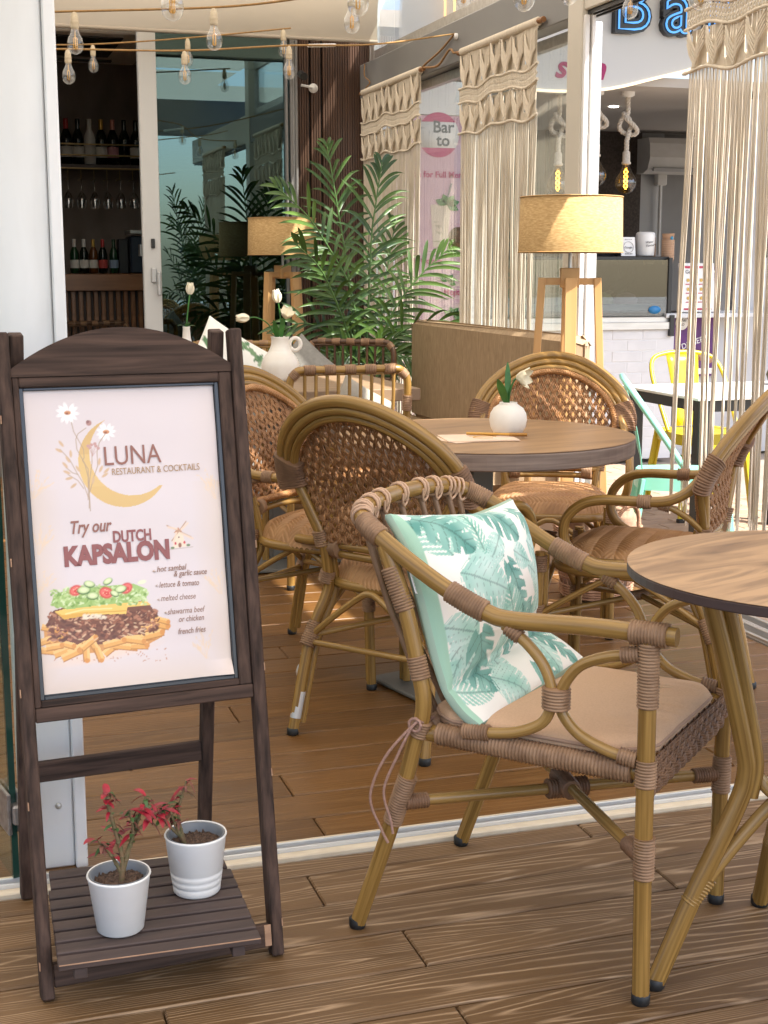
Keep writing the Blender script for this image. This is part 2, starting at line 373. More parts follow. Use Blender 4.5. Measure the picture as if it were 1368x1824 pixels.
# ---- pavement outside, right side
mb=MB(); mb.box((22,10,-.20),(38.8,60,.2)); PAV=mb.build('pavement',pm('pavement_bed',(.34,.29,.24),(.27,.23,.19),(3,3,3),.85),kind='structure')
PT=pm('paving_tile',(.46,.33,.235),(.36,.25,.175),(7,7,7),.75,rnd=True,bump=.2)
tb=MB(); tb.box((0,0,0),(.236,.116,.03),bev=.004); tile_me=None
cnt=0
for iy in range(52):
    for ix in range(7):
        X=2.75+ix*.24+(iy%2)*.12; Y=3.4+iy*.12
        if Y>8.3 or cnt>285: continue
        # keep what the camera can see: low gaps right of the track
        if X>2.75+.05*(iy+12)+.35: continue
        if tile_me is None: o=tb.build('tile',PT,PAV); tile_me=o.data
        else: o=link('tile',tile_me,PAV)
        o.location=(X,Y,-.094+rng.uniform(-.001,.001)); cnt+=1
mb=MB(); mb.box((-22,0,-.40),(39,60,.3)); mb.box((0,-22,-.40),(90,46,.3)); mb.build('street',pm('street_paving',(.38,.35,.31),(.30,.28,.25),(1,1,1),.85),kind='structure')
# ---- unseen awning roof added to shade terrace and room; gaps let sun through
AWN=pm('awning_fabric',(.52,.45,.36),(.46,.40,.315),(1.2,1.2,1.2),.9,bump=.1)
AWN=AWN.copy(); AWN.name='awning_fabric_translucent'
_n=AWN.node_tree; _b=_n.nodes['Principled BSDF']; _tr=_n.nodes.new('ShaderNodeBsdfTranslucent'); _tr.inputs[0].default_value=(.82,.73,.59,1); _mx=_n.nodes.new('ShaderNodeMixShader'); _mx.inputs[0].default_value=.58
_o=[q for q in _n.nodes if q.type=='OUTPUT_MATERIAL'][0]; _n.links.new(_b.outputs[0],_mx.inputs[1]); _n.links.new(_tr.outputs[0],_mx.inputs[2]); _n.links.new(_mx.outputs[0],_o.inputs[0])
def sheet(name,x0,x1,y0,y1,z,label):
    m=MB(); m.add([(x0,y0,z),(x1,y0,z),(x1,y1,z),(x0,y1,z)],[[0,1,2,3]]); return m.build(name,AWN,None,label=label,cat='awning')
sheet('added_shade_awning',-3.2,4.3,-1.0,2.55,3.00,'unseen beige awning panel added to shade the deck in front of the track')
sheet('added_shade_awning',-3.2,2.58,2.75,4.55,2.86,'unseen beige awning panel added for shade above the round table by the knotted curtains')
sheet('added_shade_awning',-3.2,2.58,4.66,6.05,2.86,'unseen beige awning panel added for shade over the slatted chair and tan bench')
sheet('added_shade_awning',-3.2,2.58,6.12,8.34,2.86,'unseen beige awning panel added for shade over the palm, next to the glass doors')
# ---- low front beam over the track (out of frame, seen only in the door glass)
mb=MB(); mb.box((1.0,2.69,2.66),(7.2,.12,.34),bev=.004); mb.build('header_beam',GREYB,None,label='grey header beam above the front door track',cat='beam')
# ---- white column and glass leaf at left
t=thing('white_column','white painted wall column behind the menu sign','column',(.112,2.76,0))
mb=MB(); mb.box((.052,.055,1.45),(.104,.11,2.9),bev=.003); mb.build('shaft',WHITE,t)
mb=MB(); mb.box((.117,.048,1.45),(.024,.125,2.9),bev=.003); mb.build('edge_trim',WHITE,t)
mb=MB(); mb.lathe([(.007,0),(.0065,.003),(.003,.005),(0,.0055)],12,(.075,.0,.135),M=Matrix.Rotation(R(90),3,'X')); mb.build('screw_head',ALU,t)
t=thing('glass_door','frameless glass door leaf folded open beside the white column','door',(.098,2.70,0),R(12))
mb=MB(); mb.box((-.004,.35,1.06),(.012,.69,2.08)); mb.build('pane',glassmat('leaf_glass',(.80,.88,.84),.03),t)
mb=MB(); mb.box((-.004,-.001,1.06),(.0125,.010,2.08)); mb.build('pane_edge',EDGEG,t)
STL=pm('worn_steel',(.40,.37,.34),(.28,.24,.21),(60,60,60),.4,metal=.6)
mb=MB(); mb.box((.012,-.016,.158),(.045,.028,.040),bev=.004); mb.build('hinge_knuckle',STL,t)
for x_,z_ in ((-.015,.158),(.006,.158)): mb=MB(); mb.box((x_,.03,z_),(.008,.10,.085),bev=.002); mb.build('hinge_plate',STL,t)
mb=MB(); mb.box((.034,-.014,.158),(.010,.030,.095),bev=.003); mb.build('hinge_plate',STL,t)
# ---- right facade: post, beam, panes, frames
t=thing('white_post','white metal post where the glass side wall opens, right of the lamp','post',(2.525,5.29,0))
mb=MB(); mb.box((0,0,1.45),(.05,.13,2.9),bev=.003); mb.build('shaft',CREAM,t)
mb=MB(); mb.box((-.008,-.075,1.10),(.020,.020,2.2),bev=.002); mb.build('door_stop',WHITE,t)
mb=MB(); mb.box((.018,-.078,1.10),(.014,.026,2.2),bev=.002); mb.build('door_stop',WHITE,t)
mb=MB(); mb.box((-.030,-.030,1.18),(.012,.02,.17),bev=.004); mb.build('pull_handle',WHITE,t)
t=thing('grey_beam','grey beam running along the top of the glass side wall','beam',(2.56,6.8,2.31))
mb=MB(); mb.box((0,0,0),(.10,2.98,.20),bev=.004); mb.build('beam_body',GREYB,t)
mb=MB(); mb.lathe([(.016,0),(.016,.012),(.0,.014)],12,(-.052,-.16,.02),M=Matrix.Rotation(R(-90),3,'Y')); mb.build('ceiling_hook',WHITE,t)
t=thing('cream_header','cream header box above the open part of the side wall','beam',(2.56,4.0,2.33))
mb=MB(); mb.box((0,0,.0),(.10,2.60,.22),bev=.004); mb.build('beam_body',CREAM,t)
mb=MB()
for x in (-.03,.0,.03): mb.box((x,0,-.118),(.008,2.58,.016))
mb.build('rail',DARKMETAL,t)
def pane(name,label,y0,y1,z0,z1,x,fw=.045):
    t=thing(name,label,'window',(x,(y0+y1)/2,z0))
    h=z1-z0; W=y1-y0
    m=MB(); m.box((0,0,h/2),(.008,W-fw*2,h-fw*2)); m.build('pane',GLASS,t)
    m=MB()
    m.box((0,-W/2+fw/2,h/2),(.04,fw,h),bev=.003); m.box((0,W/2-fw/2,h/2),(.04,fw,h),bev=.003); m.box((0,0,fw/2),(.036,W-fw*2,fw)); m.box((0,0,h-fw/2),(.036,W-fw*2,fw)); m.build('frame',ALU,t)
    return t
pane('glass_panel','tall glass panel behind the palm and the first knotted curtain',6.60,8.26,.02,2.205,2.59)
pane('glass_panel','tall glass panel behind the lamp and tan bench',5.36,6.68,.02,2.205,2.64)
pane('clerestory_window','high strip window above the grey beam',5.3,8.2,2.415,2.84,2.57,.06)
# white corner post at wall end
mb=MB(); mb.box((2.66,8.33,1.45),(.13,.12,2.9),bev=.004); mb.build('corner_post',WHITE,None,label='white corner post between the slatted wall and the first knotted curtain',cat='post')
# ---- back wall of slats
SL=pm('walnut_slat',(.105,.052,.029),(.06,.029,.016),(30,30,1.5),.5,contrast=(.3,.7),rnd=True)
t=thing('slatted_wall','dark walnut slatted folding wall behind the palm','wall',(2.13,8.36,0))
mb=MB(); mb.box((.24,.05,1.3),(.47,.02,2.6)); mb.build('backing',pm('slat_backing',(.015,.009,.007)),t)
sm=None; x=.012; i=0
while x<.465:
    if sm is None: b=MB(); b.box((0,0,1.3),(.0125,.03,2.6),bev=.002); o=b.build('slat',SL,t); sm=o.data
    else: o=link('slat',sm,t)
    o.location=(x,.02,0); x+=.0155; i+=1
    if i in (5,9): x+=.012
# ---- glass sliding door (fixed dark pane) + white sliding stile
t=thing('sliding_glass_door','tall dark glass sliding door with white stile, lock and handle','door',(1.19,8.36,0))
mb=MB(); mb.box((.05,0,1.40),(.105,.05,2.8),bev=.004); mb.box((.92,0,1.40),(.03,.05,2.8),bev=.003); mb.box((.5,0,.05),(.8,.045,.10)); mb.box((.5,0,2.76),(.8,.045,.08)); mb.build('frame',pm('door_frame_white',(.62,.62,.61),rough=.4),t)
mb=MB(); mb.box((.50,.005,1.40),(.81,.012,2.62)); mb.build('pane',DOORG,t)
h=mb=MB(); mb.box((.055,-.032,1.355),(.022,.012,.055),bev=.002); mb.build('lock',DARKMETAL,t)
mb=MB(); mb.box((.055,-.035,1.17),(.03,.02,.085),bev=.004); mb.box((.08,-.06,1.12),(.022,.025,.14),bev=.006); mb.build('handle',pm('handle_grey',(.5,.5,.5),rough=.35,metal=.4),t)
t=thing('door_jamb','grey profiled door jamb between the dark glass and the slats','door frame',(2.12,8.35,0))
for i,x in enumerate((-.055,-.028,.0)):
    mb=MB(); mb.box((x,-.01*i,1.3),(.014,.05,2.6),bev=.003); mb.build('profile',pm('jamb_grey',(.22,.215,.21),rough=.45),t)
# ---- interior of the bar: shell
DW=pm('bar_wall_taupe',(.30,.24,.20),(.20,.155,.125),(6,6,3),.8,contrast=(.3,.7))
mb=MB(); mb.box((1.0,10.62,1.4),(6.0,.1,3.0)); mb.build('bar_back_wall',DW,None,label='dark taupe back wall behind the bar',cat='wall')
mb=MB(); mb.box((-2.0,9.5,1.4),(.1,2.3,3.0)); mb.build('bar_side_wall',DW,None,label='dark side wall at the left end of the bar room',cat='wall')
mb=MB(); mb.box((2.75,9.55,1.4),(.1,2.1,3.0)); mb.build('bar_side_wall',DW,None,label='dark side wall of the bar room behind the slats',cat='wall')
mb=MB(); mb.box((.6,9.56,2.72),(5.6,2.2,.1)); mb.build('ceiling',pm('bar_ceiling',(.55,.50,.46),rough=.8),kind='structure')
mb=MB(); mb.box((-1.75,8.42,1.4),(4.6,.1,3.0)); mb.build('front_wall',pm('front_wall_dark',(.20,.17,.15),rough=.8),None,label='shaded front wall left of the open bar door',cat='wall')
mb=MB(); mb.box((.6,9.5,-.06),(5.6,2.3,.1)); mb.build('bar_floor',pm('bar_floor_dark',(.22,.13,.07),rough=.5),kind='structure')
# unseen left wall added so that the room is lit from front and right
mb=MB(); mb.box((-3.1,5.5,1.4),(.1,5.6,3.0)); mb.build('added_left_wall',pm('left_wall_render',(.45,.42,.38),rough=.8),None,label='unseen wall added left of the terrace to keep light to front and right',cat='wall')
# ---- awning valance over the doors
m=MB(); nx,nz=60,10; vs=[];
for i in range(nx+1):
    for j in range(nz+1):
        x=-1.2+3.70*i/nx; v=j/nz; z=2.845-.355*v; yy=7.88+.05*math.sin(v*2.2)+.012*math.sin(x*3+v*4)*v
        vs.append((x,yy-.03*(1-v),z+.006*math.sin(x*5)*v))
fs=[[i*(nz+1)+j,i*(nz+1)+j+1,(i+1)*(nz+1)+j+1,(i+1)*(nz+1)+j] for i in range(nx) for j in range(nz)]
m.add(vs,fs,0,True)
t=thing('awning_valance','beige fabric awning valance hanging in front of the bar doors','awning',(0,0,0))
o=m.build('fabric',AWN,t)
mb=MB(); mb.tube([(-1.2,7.915,2.492),(2.50,7.915,2.490)],.011,8); mb.build('hem',pm('awning_hem',(.40,.34,.27),rough=.9),t)
# ================================================================== CHAIRS
def mir(P,s): return [(p[0]*s,p[1],p[2]) for p in P]
def cap_foot(mb,p,r): mb.lathe([(r*.95,0),(r*1.08,.004),(r*1.08,.018),(r*.9,.02)],12,(p[0],p[1],0))
# ---------------- front armchair: round rail, curved arm braces, corded joints
def armchair():
    t=thing('rattan_armchair','bamboo-look armchair in front with a leaf print pillow and taupe seat pad','armchair',(1.024,2.285,0),math.atan2(-.675,-.737))
    rt=.0150
    for s in (1,-1):
        m=MB(); P=[(.236*s,.302,0.006),(.242*s,.300,.25),(.246*s,.300,.45),(.247*s,.299,.645)]
        m.tube(catmull(P),rt,12); lg=m.build('leg',BAMBOO,t)
        m=MB(); cap_foot(m,P[0],rt); m.build('foot_cap',BLACK,lg)
        m=MB(); P=[(.236*s,-.252,.006),(.240*s,-.165,.255),(.242*s,-.128,.385),(.243*s,-.110,.455),(.243*s,-.122,.53),(.243*s,-.152,.645),(.242*s,-.19,.738)]
        m.tube(catmull(P),rt,12); lg=m.build('leg',BAMBOO,t)
        m=MB(); cap_foot(m,(P[0][0],P[0][1],0),rt); m.build('foot_cap',BLACK,lg)
        # braces: two bent rods tied back to back
        for nm,P in (('a',[(.247,.045,.625),(.247,.085,.600),(.247,.118,.565),(.247,.134,.525),(.247,.134,.500),(.247,.118,.465),(.247,.070,.440),(.247,.005,.428),(.247,-.03,.425)]),
                     ('b',[(.247,.285,.605),(.247,.235,.597),(.247,.185,.575),(.247,.157,.540),(.247,.150,.510),(.247,.155,.485),(.247,.185,.455),(.247,.235,.436),(.247,.285,.428)])):
            m=MB(); m.tube(catmull(mir(P,s),5),.0098,10); m.build('arm_brace',BAMB2,t)
    hoop=[(.247,.345,.643),(.248,.2,.642),(.247,.06,.635),(.247,.01,.643),(.247,-.06,.672),(.246,-.13,.710),(.242,-.19,.746),(.226,-.236,.770),(.19,-.264,.783),(.12,-.280,.790),(0,-.286,.793)]
    P=hoop+[(-x,y,z) for x,y,z in hoop[-2::-1]]
    H=catmull(P,6); m=MB(); m.tube(H,rt*1.04,14); m.build('arm_rail',BAMBOO,t)
    # seat frame and cross stretchers
    m=MB(); sq=[(.232,-.11,.405),(.232,.29,.405),(-.232,.29,.405),(-.232,-.11,.405)]
    for a,b in zip(sq,sq[1:]+sq[:1]): m.tube([a,b],.016,8)
    m.build('seat_frame',BAMBOO,t)
    m=MB(); m.tube([(.240,-.155,.268),(-.240,.298,.262)],.0105,10); m.build('stretcher',BAMB2,t)
    m=MB(); m.tube([(.243,.298,.262),(-.238,-.155,.290)],.0105,10); m.build('stretcher',BAMB2,t)
    # doubled far front leg
    # seat sides wound with cord
    m=MB()
    for s in (1,-1):
        P=[(.236*s,-.085,.408),(.236*s,.10,.405),(.236*s,.275,.405)]
        m.coil(catmull(P),.0175,.0065,.0035,10)
    P=[(.22,-.112,.41),(0,-.115,.412),(-.22,-.112,.41)]; m.coil(catmull(P),.0165,.0065,.0035,8)
    m.build('seat_side_winding',CORD,t)
    # woven front apron: short strands laid over and under down the front face
    m=MB(); nu=26; nv=7
    for i in range(nu):
        x=.222-.444*i/(nu-1)
        for j in range(nv):
            z=.418-.0105*j; 
            if (i+j)%2: continue
            w_=.017; yv=.300+.012*math.sin(j/nv*math.pi)-.004*j*.6
            P=[(x-w_,yv-.003,z+.003),(x-.006,yv+.006,z+.001),(x+.006,yv+.006,z-.001),(x+w_,yv-.003,z-.003)]
            for d in (-.0024,.0024): m.tube([(p[0],p[1],p[2]+d) for p in P],.0024,5,caps=False)
    for i in range(nu*2):
        x=.225-.45*i/(nu*2-1); m.tube([(x,.302,.425),(x+.004,.309,.400),(x+.008,.303,.372),(x+.010,.290,.35)],.0023,4,caps=False)
    m.build('woven_apron',CORD2,t,kind='stuff')
    m=MB(); m.box((0,.09,.408),(.45,.39,.012),bev=.004); m.build('seat_web',CORD2,t)
    # back spindles tied to the rail
    n=9; sp=None
    for i in range(n):
        u=-1+2*i/(n-1); k=(len(H)-1)*(.5-u*.118); q=H[int(round(k))]
        m=MB(); m.tube([(q.x,q.y,q.z-.006),(q.x*.95,q.y+.05,q.z-.16),(q.x*.9,-.12,.42)],.0062,8); m.build('spindle',pm('spindle_brown',(.25,.145,.075),(.2,.11,.055),(20,20,20),.5),t)
        m=MB()
        d=(H[min(len(H)-1,int(k)+1)]-H[int(k)-1]).normalized()
        for e in (-.0055,.0055):
            n1=d.cross(Vector((0,1,0))).normalized(); n2=d.cross(n1)
            c=q+d*e; ring=[c+n1*(.0185*math.cos(a))+n2*(.0185*math.sin(a)) for a in [2*math.pi*j/12 for j in range(12)]]
            m.tube(ring,.0030,5,closed=True)
        lo=Vector((q.x*.985,q.y+.012,q.z-.026))
        for e in (-1,1): m.tube(catmull([q+d*(.012*e)+Vector((0,.016,.0)),q+d*(.008*e)+Vector((0,.014,-.018)),lo],4),.0032,5)
        m.build('tie_cord',pm('tie_cord_pale',(.52,.33,.21),rough=.6),t)
    # corded joints
    def sub(P,a,b): L=len(P)-1; return P[int(a*L):int(b*L)+1]
    for s in (1,-1):

        joint(t,CORD,[(.2465*s,.300,.520),(.247*s,.2995,.628)],.0158,.0054,.0029,12)          # front leg top
        joint(t,CORD,[(.247*s,.268,.6425),(.247*s,.330,.643)],.0185,.0054,.0029,12)         # rail end
        Hh=H if s>0 else H[::-1]
        joint(t,CORD,sub(Hh,.150,.205),.0178,.0054,.0029,12)                              # arm bend
        joint(t,CORD,sub(Hh,.31,.365),.0178,.0054,.0029,12)
        for a,b in (((.243*s,-.115,.505),(.243*s,-.126,.545)),((.243*s,-.147,.625),(.243*s,-.178,.70)),((.243*s,-.111,.43),(.242*s,-.122,.40)),((.240*s,-.175,.225),(.241*s,-.142,.32))):
            joint(t,CORD,[a,b],.0160,.0054,.0028,12)
        joint(t,CORD,[(.244*s,.300,.385),(.2445*s,.300,.432)],.0160,.0054,.0028,12)
        joint(t,CORD,[(.241*s,.301,.225),(.2415*s,.301,.298)],.0160,.0054,.0029,12)
        joint(t,CORD,[(.247*s,.142,.493),(.247*s,.142,.530)],.0225,.0054,.0029,12)
        joint(t,CORD,[(.247*s,.05,.622),(.247*s,.075,.607)],.0115,.0055,.003,10); joint(t,CORD,[(.247*s,.285,.607),(.247*s,.255,.602)],.0115,.0055,.003,10)
        joint(t,CORD,[(.247*s,-.03,.425),(.247*s,.02,.43)],.0125,.0055,.003,10); joint(t,CORD,[(.247*s,.285,.428),(.247*s,.255,.432)],.0125,.0055,.003,10)

    
    joint(t,CORD2,[(.236,-.150,.268),(.205,-.12,.268)],.0125,.0055,.003,10); joint(t,CORD2,[(-.236,.295,.262),(-.195,.258,.263)],.0125,.0055,.003,10)
    joint(t,CORD2,[(.240,.296,.262),(.20,.258,.264)],.0125,.0055,.003,10); joint(t,CORD2,[(-.236,-.152,.29),(-.20,-.12,.288)],.0125,.0055,.003,10)
    joint(t,CORD2,[(.03,.045,.266),(-.03,.10,.264)],.0165,.006,.0034,10); joint(t,CORD2,[(.03,.095,.272),(-.03,.045,.276)],.0165,.006,.0034,10)
    
    return t
armA=armchair(); armA.scale=(.92,1,1)
def at(o,p):
    c,s=math.cos(o.rotation_euler.z),math.sin(o.rotation_euler.z); return (o.location.x+c*p[0]-s*p[1],o.location.y+s*p[0]+c*p[1],o.location.z+p[2])
# ---- seat pad
def seat_pad():
    n=41; vs=np.zeros((n,n,3)); u=np.linspace(-1,1,n)
    U,Vv=np.meshgrid(u,u,indexing='ij')
    sx=np.sign(U)*np.abs(U)**1.0; X=.228*U; Y=.088+.208*Vv
    rr=np.maximum(np.abs(U),np.abs(Vv)); corner=np.clip(np.abs(U)+np.abs(Vv)-1.72,0,1)
    X-=np.sign(U)*corner*.09; Y-=np.sign(Vv)*corner*.09
    top=.436+.016*np.sqrt(np.clip(1-rr**5,0,1))
    pk=np.clip((Vv-.45)*3,0,1)*np.clip((.97-Vv)*10,0,1); top+=pk*.0055*np.sin(U*26+Vv*4+2*np.sin(U*9))*np.clip(1.1-np.abs(U),0,1)
    top+=.0016*np.sin(U*5+1)*np.cos(Vv*4)
    bot=.420-.004*np.sqrt(np.clip(1-rr**5,0,1))
    T=np.stack([X,Y,top],-1).reshape(-1,3); B=np.stack([X,Y,bot],-1).reshape(-1,3)
    F=gridfaces(n,n); F2=F[:,::-1]+n*n
    bd=[(i,0) for i in range(n)]+[(n-1,j) for j in range(1,n)]+[(i,n-1) for i in range(n-2,-1,-1)]+[(0,j) for j in range(n-2,0,-1)]
    idx=np.array([i*n+j for i,j in bd]); nx=np.roll(idx,-1); S=np.stack([idx,idx+n*n,nx+n*n,nx],1)
    t=thing('seat_pad','thin taupe fabric seat pad tied onto the front armchair','cushion',armA.location,armA.rotation_euler.z); t.scale=(.92,1,1)
    npmesh('pad',np.concatenate([T,B]),np.concatenate([F,F2,S]),SEATPAD,None,t)
    m=MB(); per=[(float(X[i,j])*1.004,float(Y[i,j]),.433) for i,j in bd][::2]; m.tube(per,.0035,6,closed=True)
    m.build('piping',pm('taupe_piping',(.38,.24,.16),rough=.8),t)
    m=MB()
    base_=Vector((.262,-.118,.425))
    for k,(dx,dz) in enumerate(((.006,.185),(.012,.205))):
        P=[(.22,-.10,.432),(.25,-.105,.430),(.264,-.120,.425),(.268+dx,-.150-.02*k,.36),(.268+dx,-.175-.025*k,.425-dz*.7),(.266,-.165-.02*k,.425-dz),(.266,-.160-.01*k,.40-dz)]
        m.tube(catmull(P,5),.0027,6)
    m.tube([base_+Vector((0,.012*math.cos(a),.012*math.sin(a))) for a in np.linspace(0,6.28,10)],.003,6)
    m.build('tie_string',pm('tie_string_pink',(.42,.25,.19),(.32,.18,.13),(200,200,200),.8),t)
    # little stitched mark
    m=MB()
    for P in ([(-.125,.225),(-.105,.20)],[(-.12,.195),(-.10,.222)],[(-.115,.235),(-.095,.208)],[(-.135,.205),(-.11,.19)],[(-.10,.19),(-.085,.20)]):
        m.tube([(P[0][0],P[0][1],.4555),(P[1][0],P[1][1],.4555)],.0009,4)
    m.build('embroidery',pm('stitch_gold',(.62,.45,.28),rough=.6),t)
seat_pad()
# ---------------- woven oval-back chair
def inside_panel():
    """outline of woven back in (x,h) panel coordinates; returns half width at height h (0..1)"""
    pass
BW=[(0,.150),(.10,.172),(.25,.202),(.40,.224),(.50,.228),(.62,.218),(.74,.192),(.85,.150),(.93,.103),(.98,.055),(1.0,.0)]
def halfw(h):
    for (a,wa),(b,wb) in zip(BW,BW[1:]):
        if a<=h<=b: return wa+(wb-wa)*(h-a)/(b-a)
    return 0
def backpt(x,h,off=0):
    """panel surface: h 0 at bottom bar (z .515) to 1 at inner top (z .865); leans back above the arms"""
    z=.512+.338*h; yy=-.190-.012*h-.150*max(0,h-.40)**1.25*1.25
    yy+= .010*(x/.23)**2  # gentle wrap around the sitter
    return Vector((x,yy+off,z))
def wicker_mesh():
    m=MB(); ang=math.tan(R(64))
    def strand(x0,sg,ph):
        pts=[]; n=58; run=[]
        for i in range(n+1):
            h=i/n; x=x0+sg*(h*.35)/ang
            if abs(x)<halfw(h)-.001:
                run.append(backpt(x,h,.0032*math.sin((h*.35)/.0135*math.pi+ph)))
            else:
                if len(run)>2: pts.append(run)
                run=[]
        if len(run)>2: pts.append(run)
        for r_ in pts: m.tube(r_,.0030,4,caps=False)
    k=0; x=-.42
    while x<.42:
        for d in (0,.0068):
            strand(x+d,1,math.pi*(k%2)); strand(x+d,-1,math.pi*((k+1)%2))
        x+=.0235; k+=1
    return m
def arch_path(off=0,y=0,per=5):
    """closed-ish path round the panel from lower left up over to lower right, off = outward offset"""
    P=[]
    hs=[0,.1,.25,.40,.5,.62,.74,.85,.93,.98]
    for h in hs: P.append((-halfw(h),h))
    P.append((0,1.0))
    P+= [(-x,h) for x,h in P[-2::-1]]
    out=[]
    for i,(x,h) in enumerate(P):
        a=P[max(0,i-1)]; b=P[min(len(P)-1,i+1)]
        tx,th=(b[0]-a[0]),(b[1]-a[1])*.35; l=math.hypot(tx,th); nx,nh=-th/l,tx/l
        q=backpt(x+nx*off,h+nh*off/.35,y); out.append(q)
    return out
def sub(P,a,b): L=len(P)-1; return P[int(round(a*L)):int(round(b*L))+1]
def oval_chair():
    t=thing('wicker_chair','x','chair')
    rt=.0145
    # legs / uprights
    for s in (-1,1):
        m=MB(); P=[(.206*s,-.272,.006),(.190*s,-.215,.25),(.168*s,-.165,.37),(.163*s,-.166,.42),(.168*s,-.182,.52),(.206*s,-.188,.60),(.242*s,-.192,.665),(.256*s,-.195,.70)]
        m.tube(catmull(P,5),rt,12); 
        P2=[(.196*s,-.245,.03),(.178*s,-.195,.25),(.156*s,-.145,.37),(.155*s,-.150,.44),(.166*s,-.166,.53)]
        m.tube(catmull(P2,5),rt*.75,10); lg=m.build('leg',BAMBOO,t)
        m=MB(); cap_foot(m,(P[0][0],P[0][1],0),rt); m.build('foot_cap',BLACK,lg)
        m=MB(); P=[(.206*s,.272,.006),(.204*s,.262,.25),(.203*s,.255,.445)]
        m.tube(catmull(P,4),rt,12); m.tube([(.185*s,.252,.02),(.187*s,.244,.44)],rt*.75,10); lg=m.build('leg',BAMBOO,t)
        m=MB(); cap_foot(m,(P[0][0],P[0][1],0),rt); m.build('foot_cap',BLACK,lg)
        # arm: from the back, forward and down in a loop to the seat
        P=[(.242*s,-.195,.695),(.248*s,-.182,.678),(.257*s,-.150,.643),(.262*s,-.10,.619),(.262*s,-.03,.613),(.262*s,.07,.611),(.262*s,.125,.596),(.262*s,.163,.562),(.260*s,.175,.525),(.255*s,.170,.485),(.245*s,.142,.452),(.228*s,.09,.432),(.205*s,.02,.428)]
        m=MB(); m.tube(catmull(P,6),rt*.96,12); m.build('arm',BAMBOO,t)
        P=[(.258*s,-.075,.607),(.25*s,-.112,.598),(.225*s,-.150,.570),(.188*s,-.178,.535)]
        m=MB(); m.tube(catmull(P,5),.0085,8); m.build('arm_brace',BAMB2,t)
    # back hoops: three nested tubes
    for k,(off,yy,r_) in enumerate(((.052,0,.0165),(.029,-.006,.0135),(.008,-.008,.0115))):
        Pp=arch_path(off,yy); Pp=catmull(Pp,4); Pp=sub(Pp,.215,.785) if k==0 else sub(Pp,.20,.80)
        m=MB(); m.tube(Pp,r_,10); m.build('back_hoop',BAMBOO,t)
    low=catmull(arch_path(.012,0),4); m=MB(); m.tube(sub(low,0,.22),.011,8); m.tube(sub(low,.78,1),.011,8)
    for zz in (.505,.482): m.tube([(-.165,-.158,zz),(-.09,-.182,zz),(0,-.19,zz),(.09,-.182,zz),(.165,-.158,zz)],.0105,8)
    m.build('back_rail',BAMBOO,t)
    wicker_mesh().build('woven_back',WEAVE,t,kind='stuff')
    # plaited border on the sitter's side
    m=MB(); C=resample(catmull(arch_path(-.004,.016),4)+[backpt(.150,0,.016),backpt(0,0,.016),backpt(-.150,0,.016)],.004)
    for ph in (0,2.1,4.2):
        P=[]
        for i,p in enumerate(C):
            a=C[max(0,i-1)]; b=C[min(len(C)-1,i+1)]; d=(b-a).normalized(); n1=d.cross(Vector((0,1,0))).normalized()
            th=i*.004/.026*2*math.pi+ph
            P.append(p+n1*(.0085*math.sin(th))+Vector((0,.0038*math.cos(2*th),0)))
        m.tube(P,.0042,5,caps=False)
    m.build('plaited_border',BRAID,t)
    # seat: domed herringbone weave on a ring
    n=230; a=np.linspace(-1,1,n); U,Vv=np.meshgrid(a,a,indexing='ij')
    # squircle to round
    X=U*np.sqrt(1-Vv**2/2.6); Y=Vv*np.sqrt(1-U**2/2.6)
    rr=np.clip(np.sqrt(np.maximum(np.abs(U),np.abs(Vv))**2),0,1)
    Z=.438+.036*(1-rr**2.6)-.040*np.clip((rr-.76)/.24,0,1)**2.2
    bw=.030; yy=Y*.20+10; band=np.floor(yy/bw); fr_=yy%bw; ph=(X*.20)+np.where(band%2==0,1,-1)*fr_*.8
    Z=Z+.0065*np.abs(np.sin(ph/.0125*math.pi))**.7-.0022*np.abs(np.cos(yy/bw*math.pi))**14
    shr=1-.10*np.clip(-Y,0,1)
    vs=np.stack([X*.222*shr,Y*.215+.03,Z],-1).reshape(-1,3)
    npmesh('woven_seat',vs,gridfaces(n,n),WEAVE_L,None,t)
    m=MB(); ring=[]
    for i in range(40):
        th=2*math.pi*i/40; c,s_=math.cos(th),math.sin(th); k=1/(abs(c)**3.2+abs(s_)**3.2)**(1/3.2); ring.append((.205*c*k,.035+.205*s_*k,.398))
    m.tube(ring,.0145,8,closed=True); m.build('seat_ring',BAMBOO,t)
    m=MB(); n2=30; 
    m.lathe([(0,.410),(.19,.408)],24,(0,.035,0)); m.build('seat_base',CORD2,t)
    # stretchers: straight rods and pointed arches under the seat
    def arch(a,b,top):
        a=Vector(a);b=Vector(b);mid=(a+b)/2; d=(b-a)
        return catmull([a,a.lerp(mid,.45)+Vector((0,0,(top-a.z)*.52)),Vector((*(a.lerp(mid,.86)).xy,top-.008)),Vector((*mid.xy,top)),Vector((*(b.lerp(mid,.86)).xy,top-.008)),b.lerp(mid,.45)+Vector((0,0,(top-b.z)*.52)),b],5)
    rl,rr_,fl,fr=(-.186,-.212,.262),(.186,-.212,.262),(-.204,.262,.262),(.204,.262,.262)
    for A_,B_ in ((rl,rr_),(rl,fl),(rr_,fr),(fl,fr)):
        m=MB(); m.tube(arch(A_,B_,.395),.0088,8); m.build('stretcher',BAMB2,t)
    m=MB(); m.tube([(-.19,-.218,.245),(.19,-.218,.245)],.0085,8); m.build('stretcher',BAMB2,t)
    m=MB(); m.tube([rl,(.0,.02,.30),fr],.0085,8); m.tube([rr_,(0,.02,.30),fl],.0085,8); m.build('stretcher',BAMB2,t)
    # bindings
    O=catmull(arch_path(.028,-.004),4)
